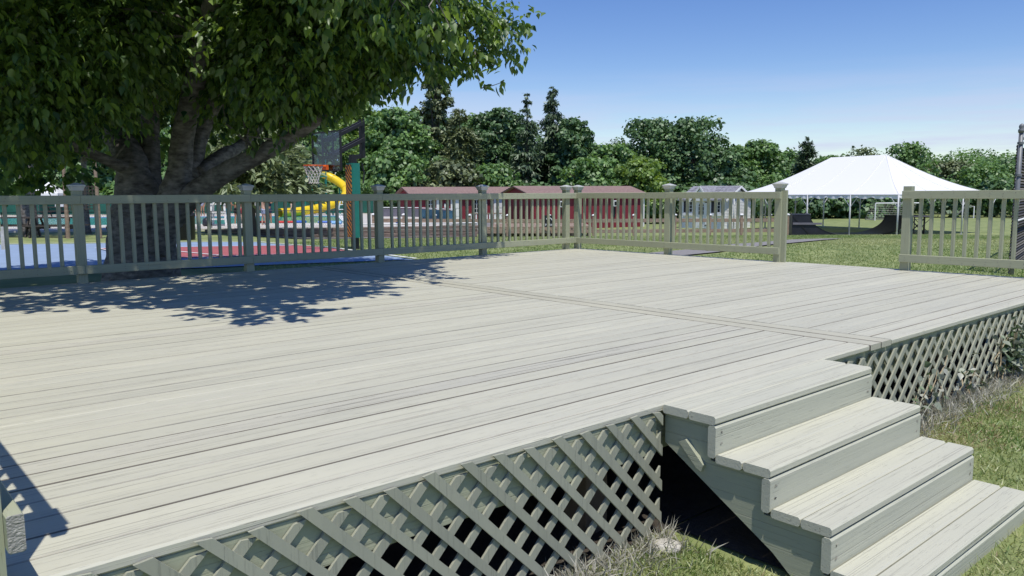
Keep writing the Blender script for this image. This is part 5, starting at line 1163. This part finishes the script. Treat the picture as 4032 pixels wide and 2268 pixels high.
for (a, b_) in (((-cw, -cw), (cw, -cw)), ((cw, -cw), (cw, cw)), ((cw, cw), (-cw, cw)), ((-cw, cw), (-cw, -cw))):
    n = 12; V = []
    for i in range(n+1): x, y = a[0]+(b_[0]-a[0])*i/n, a[1]+(b_[1]-a[1])*i/n; V += [(x, y, zc), (x*1.02, y*1.02, zc-.22-.07*abs(math.sin(i*math.pi/4)))]
    MB().add(V, [(2*i, 2*i+1, 2*i+3, 2*i+2) for i in range(n)]).build('valance', 'tent', cn)
for x in (-cw, cw):
    for y in (-cw, cw): MB().tube([(x, y, 0), (x, y, zc)], .025, 6).build('leg', 'galv', cn)
wpst = thing('wooden_post', 'pale sunlit wooden post at the left edge behind the railing', 'post', gp(3, 21), VIEWROT); MB().beam((0, 0, -.1), (0, 0, .62), .11, .11, up=(1, 0, 0), ch=.012).build('shaft', 'stone', wpst)

# ------------------------------------------------------------------ grass, weeds, vines
BL_V = np.array([(-.5, 0, 0), (.5, 0, 0), (.32, .55, .10), (-.32, .55, .10), (0, 1.0, .34)]); 
def blades(name, label, xy, h, wd, m, tint, lean=.5, parent=None):
    n = len(xy); z = ground(xy[:, 0], xy[:, 1]); pos = np.concatenate([xy, z[:, None]-.003], 1)
    ax = unit(np.concatenate([rng.normal(size=(n, 2))*lean, np.ones((n, 1))], 1)); side = unit(np.concatenate([rng.normal(size=(n, 2)), np.zeros((n, 1))], 1)); side = unit(side-ax*(side*ax).sum(1, keepdims=True)); nr = np.cross(side, ax)
    hh = h*(.45+.8*rng.random(n)); ww = wd*(.6+.7*rng.random(n))
    V = pos[:, None]+side[:, None]*(BL_V[None, :, 0, None]*ww[:, None, None])+ax[:, None]*(BL_V[None, :, 1, None]*hh[:, None, None])+nr[:, None]*(BL_V[None, :, 2, None]*hh[:, None, None])
    V[:, 4, 2] -= hh*.12
    k = np.arange(n)*5; F4 = np.stack([k, k+1, k+2, k+3], -1); F3 = np.stack([k+3, k+2, k+4, k+4], -1)
    # tip triangle kept as its own face set
    me = bpy.data.meshes.new(name); me.vertices.add(n*5); me.vertices.foreach_set('co', V.reshape(-1).astype(np.float32))
    T3 = np.concatenate([F4[:, [0, 1, 2]], F4[:, [0, 2, 3]], F3[:, :3]]).astype(np.int32)
    me.loops.add(T3.size); me.loops.foreach_set('vertex_index', T3.ravel()); me.polygons.add(len(T3)); me.polygons.foreach_set('loop_start', np.arange(0, T3.size, 3, dtype=np.int32))
    a = me.attributes.new('tint', 'FLOAT', 'POINT'); a.data.foreach_set('value', np.repeat(np.clip(tint, 0, 1), 5).astype(np.float32)); me.update(calc_edges=True); me.materials.append(M[m])
    o = stuff(link(name, me)); tag(o, label, 'grass'); return o
def vnoise(xy, s, seed):
    r_ = np.random.default_rng(seed); acc = np.zeros(len(xy))
    for k in range(5): d = r_.normal(size=2); ph = r_.random()*6.28; acc += np.sin((xy@d)*s*(1+.6*k)+ph)/(1+.5*k)
    return acc*.22
def stairs_mask(xy): return ~((xy[:, 0] > SL-.0) & (xy[:, 0] < SR+.02) & (xy[:, 1] > -W-Y0-3*RUN-.01))
n = 185000; xy = np.stack([-9.9+13.4*rng.random(n)**.9, -11.6+4.2*rng.random(n)], -1); xy = xy[stairs_mask(xy) & (xy[:, 1] < -W-.02)]
blades('near_lawn', 'green and straw-coloured lawn grass in front of the deck', xy, .055, .0065, 'grass', .50+1.5*vnoise(xy, 1.6, 3)+rng.normal(size=len(xy))*.3+.35*np.exp(-((xy[:, 1]+W)/-.35)**2), .75)
n = 42000; xy = np.stack([-9.3+2.6*rng.random(n), -9.3+1.85*rng.random(n)], -1); xy = xy[stairs_mask(xy)]
blades('step_side_lawn', 'dry short grass between the left lattice and the foot of the steps', xy, .045, .0055, 'grass', .62+1.4*vnoise(xy, 2.4, 13)+rng.normal(size=len(xy))*.3, .9)
n = 9000; xy = np.stack([-9.7+9.7*rng.random(n), -W-.02-np.abs(rng.normal(size=n))*.10], -1); xy = xy[((xy[:, 0] < SL) | (xy[:, 0] > SR))]
blades('edge_weeds', 'pale dry grass fringe along the foot of the lattice', xy, .11, .007, 'drygrass', .45+rng.normal(size=len(xy))*.25, .9)
n = 14000; xy = np.stack([-9.6+9.6*rng.random(n), -W-.05-np.abs(rng.normal(size=n))*.42], -1); xy = xy[stairs_mask(xy) & (vnoise(xy, 2.6, 21) > .02)]
blades('straw_patches', 'tan straw patches in the lawn close to the deck', xy, .05, .006, 'tangrass', .5+rng.normal(size=len(xy))*.3, 1.1)
n = 170; xy = np.stack([-5.4+5.4*rng.random(n), -W-.06-np.abs(rng.normal(size=n))*.10], -1); xy = xy[vnoise(xy, 2.2, 9) > -.05]
blades('tall_weeds', 'tall grey weeds growing against the right lattice', xy, .22, .008, 'drygrass', .3+rng.normal(size=len(xy))*.3, .5)
n = 230000; s = -7+27*rng.random(n); t = 13.2+(44-13.2)*rng.random(n)**1.5; xy = CAM[:2]+t[:, None]*FH+s[:, None]*RH
keep = ((xy[:, 0] > .1) | (xy[:, 1] > .1)) & (s/t > -.34) & (s/t < .70)
# keep blades off the court and the paths
def in_quad(s, t, q):
    ok = np.ones(len(s), bool); q = np.array(q); c = q.mean(0)
    for i in range(4):
        a, b_ = q[i], q[(i+1) % 4]; cr = (b_[0]-a[0])*(t-a[1])-(b_[1]-a[1])*(s-a[0]); cc = (b_[0]-a[0])*(c[1]-a[1])-(b_[1]-a[1])*(c[0]-a[0]); ok &= (cr*cc > 0)
    return ok
keep &= ~in_quad(s, t, [NR, FR, FL, NL])
pth = np.array(dense([(2.6, 17.5), (4.6, 19.2), (7.2, 22.2), (9.3, 25.0), (11, 26.4)])); pth2 = np.array(dense([(-10.5, 32.6), (-6, 34.2), (-2, 36.5), (2, 39.2), (6, 41.5), (9, 41.2), (13, 39.5)]))
st2 = np.stack([s, t], -1)
for P_, wdt in ((pth[:-6], .66), (pth2, .78)):
    for q_ in P_: keep &= (((st2-q_)**2).sum(-1) > wdt**2)
xy = xy[keep]; blades('field_grass', 'mown lawn between the deck and the tent', xy, .05, .016, 'grass', .42+vnoise(xy, .5, 4)+rng.normal(size=len(xy))*.2, .7)
# vine on the right lattice
vn = thing('climbing_vine', 'pale vine with broad leaves climbing through the right lattice', 'vine', (-3.6, -W-.02, -.6)); o0 = np.array(vn.location)
b = MB(); LPos = []
for k in range(26):
    x = -4.55+rng.random()*3.4 if k < 20 else -1.6+rng.random()*1.5; h = .15+.30*rng.random(); p = [np.array([x+.12*math.sin(i*.9+k)*i/4, -W-.03-.05*rng.random(), -.6+h*i/5]) for i in range(6)]; b.tube([q-o0 for q in p], [.006, .005, .005, .004, .003, .002], 5, False)
    for q in p[1:]:
        for j in range(2): LPos.append(q+rng.normal(size=3)*np.array([.05, .02, .03]))
stuff(b.build('stem', 'straw', vn)); LPos = np.array(LPos); n = len(LPos)
lm = [fast_mesh('leaf', LEAF_V*np.array([1.25, 1, 1]), LEAF_F, 'vineleaf', np.full(9, v)) for v in (.15, .5, .9)]
ax = unit(rng.normal(size=(n, 3))*.6+np.array([0, -.4, -.5])); nr = unit(rng.normal(size=(n, 3))*.5+np.array([0, -.7, .7]))
for i in range(n):
    x = unit(np.cross(ax[i], nr[i])); z = np.cross(x, ax[i]); mm = Matrix(((x[0], ax[i][0], z[0], 0), (x[1], ax[i][1], z[1], 0), (x[2], ax[i][2], z[2], 0), (0, 0, 0, 1)))
    o = link('leaf', lm[rnd.choice((0, 1, 1, 2))], None, vn); o.matrix_local = Matrix.Translation(Vector(LPos[i]-o0)) @ mm @ Matrix.Scale(.035+.045*rnd.random(), 4)
sf = thing('sapling', 'leafy green weed clump against the lattice near the right frame edge', 'weed', (-2.55, -W-.06, -.6)); pos = rng.normal(size=(520, 3))*np.array([.08, .03, .09])+np.array([0, -.01, .22])
V, Fc = scatter(pos, unit(rdir(520)+np.array([0, 0, .3])), rdir(520)+np.array([0, 0, .8]), .045*(.6+.8*rng.random(520)), LEAF_V, LEAF_F); link('foliage', fast_mesh('foliage', V, Fc, 'vineleaf', np.repeat(np.clip(.25+.2*rng.normal(size=520), 0, 1), 9)), None, sf)
b = MB(); [b.tube([(0, 0, 0), (rng.normal()*.06, -.02, .2), (rng.normal()*.1, -.02, .4)], [.006, .005, .003], 4, False) for _ in range(7)]; stuff(b.build('stem', 'straw', sf))
# fallen twigs in the dark below the steps and a pale stone at the corner of the lattice
for i, (x, y, l, a) in enumerate([(-6.75, -7.75, .35, .5), (-6.6, -7.95, .3, .55), (-7.6, -6.9, .5, .3), (-8.2, -6.8, .6, .35)]):
    o = MB().tube([(0, 0, 0), (l*.5, .02, .02), (l, 0, .03)], [.006, .008, .005], 6).build('fallen_twig', 'straw', None, (x, y, -.57), (0, -.1, a)); tag(o, ['pale twig lying in the dark under the steps, nearer the lattice', 'pale twig lying in the dark under the steps, nearer the lawn', 'dry stick under the deck behind the left lattice, nearer the steps', 'dry stick under the deck behind the left lattice, farther left'][i], 'twig')
sto = MB(); sto.lathe([(.03, -.02), (.06, .0), (.07, .018), (.045, .03), (.01, .035)], 9); sto = sto.build('flat_stone', 'stone', None, (-7.18, -W-.12, -.60), (0, 0, .4), smooth=True); tag(sto, 'flat pale stone at the corner between lattice and steps', 'stone')
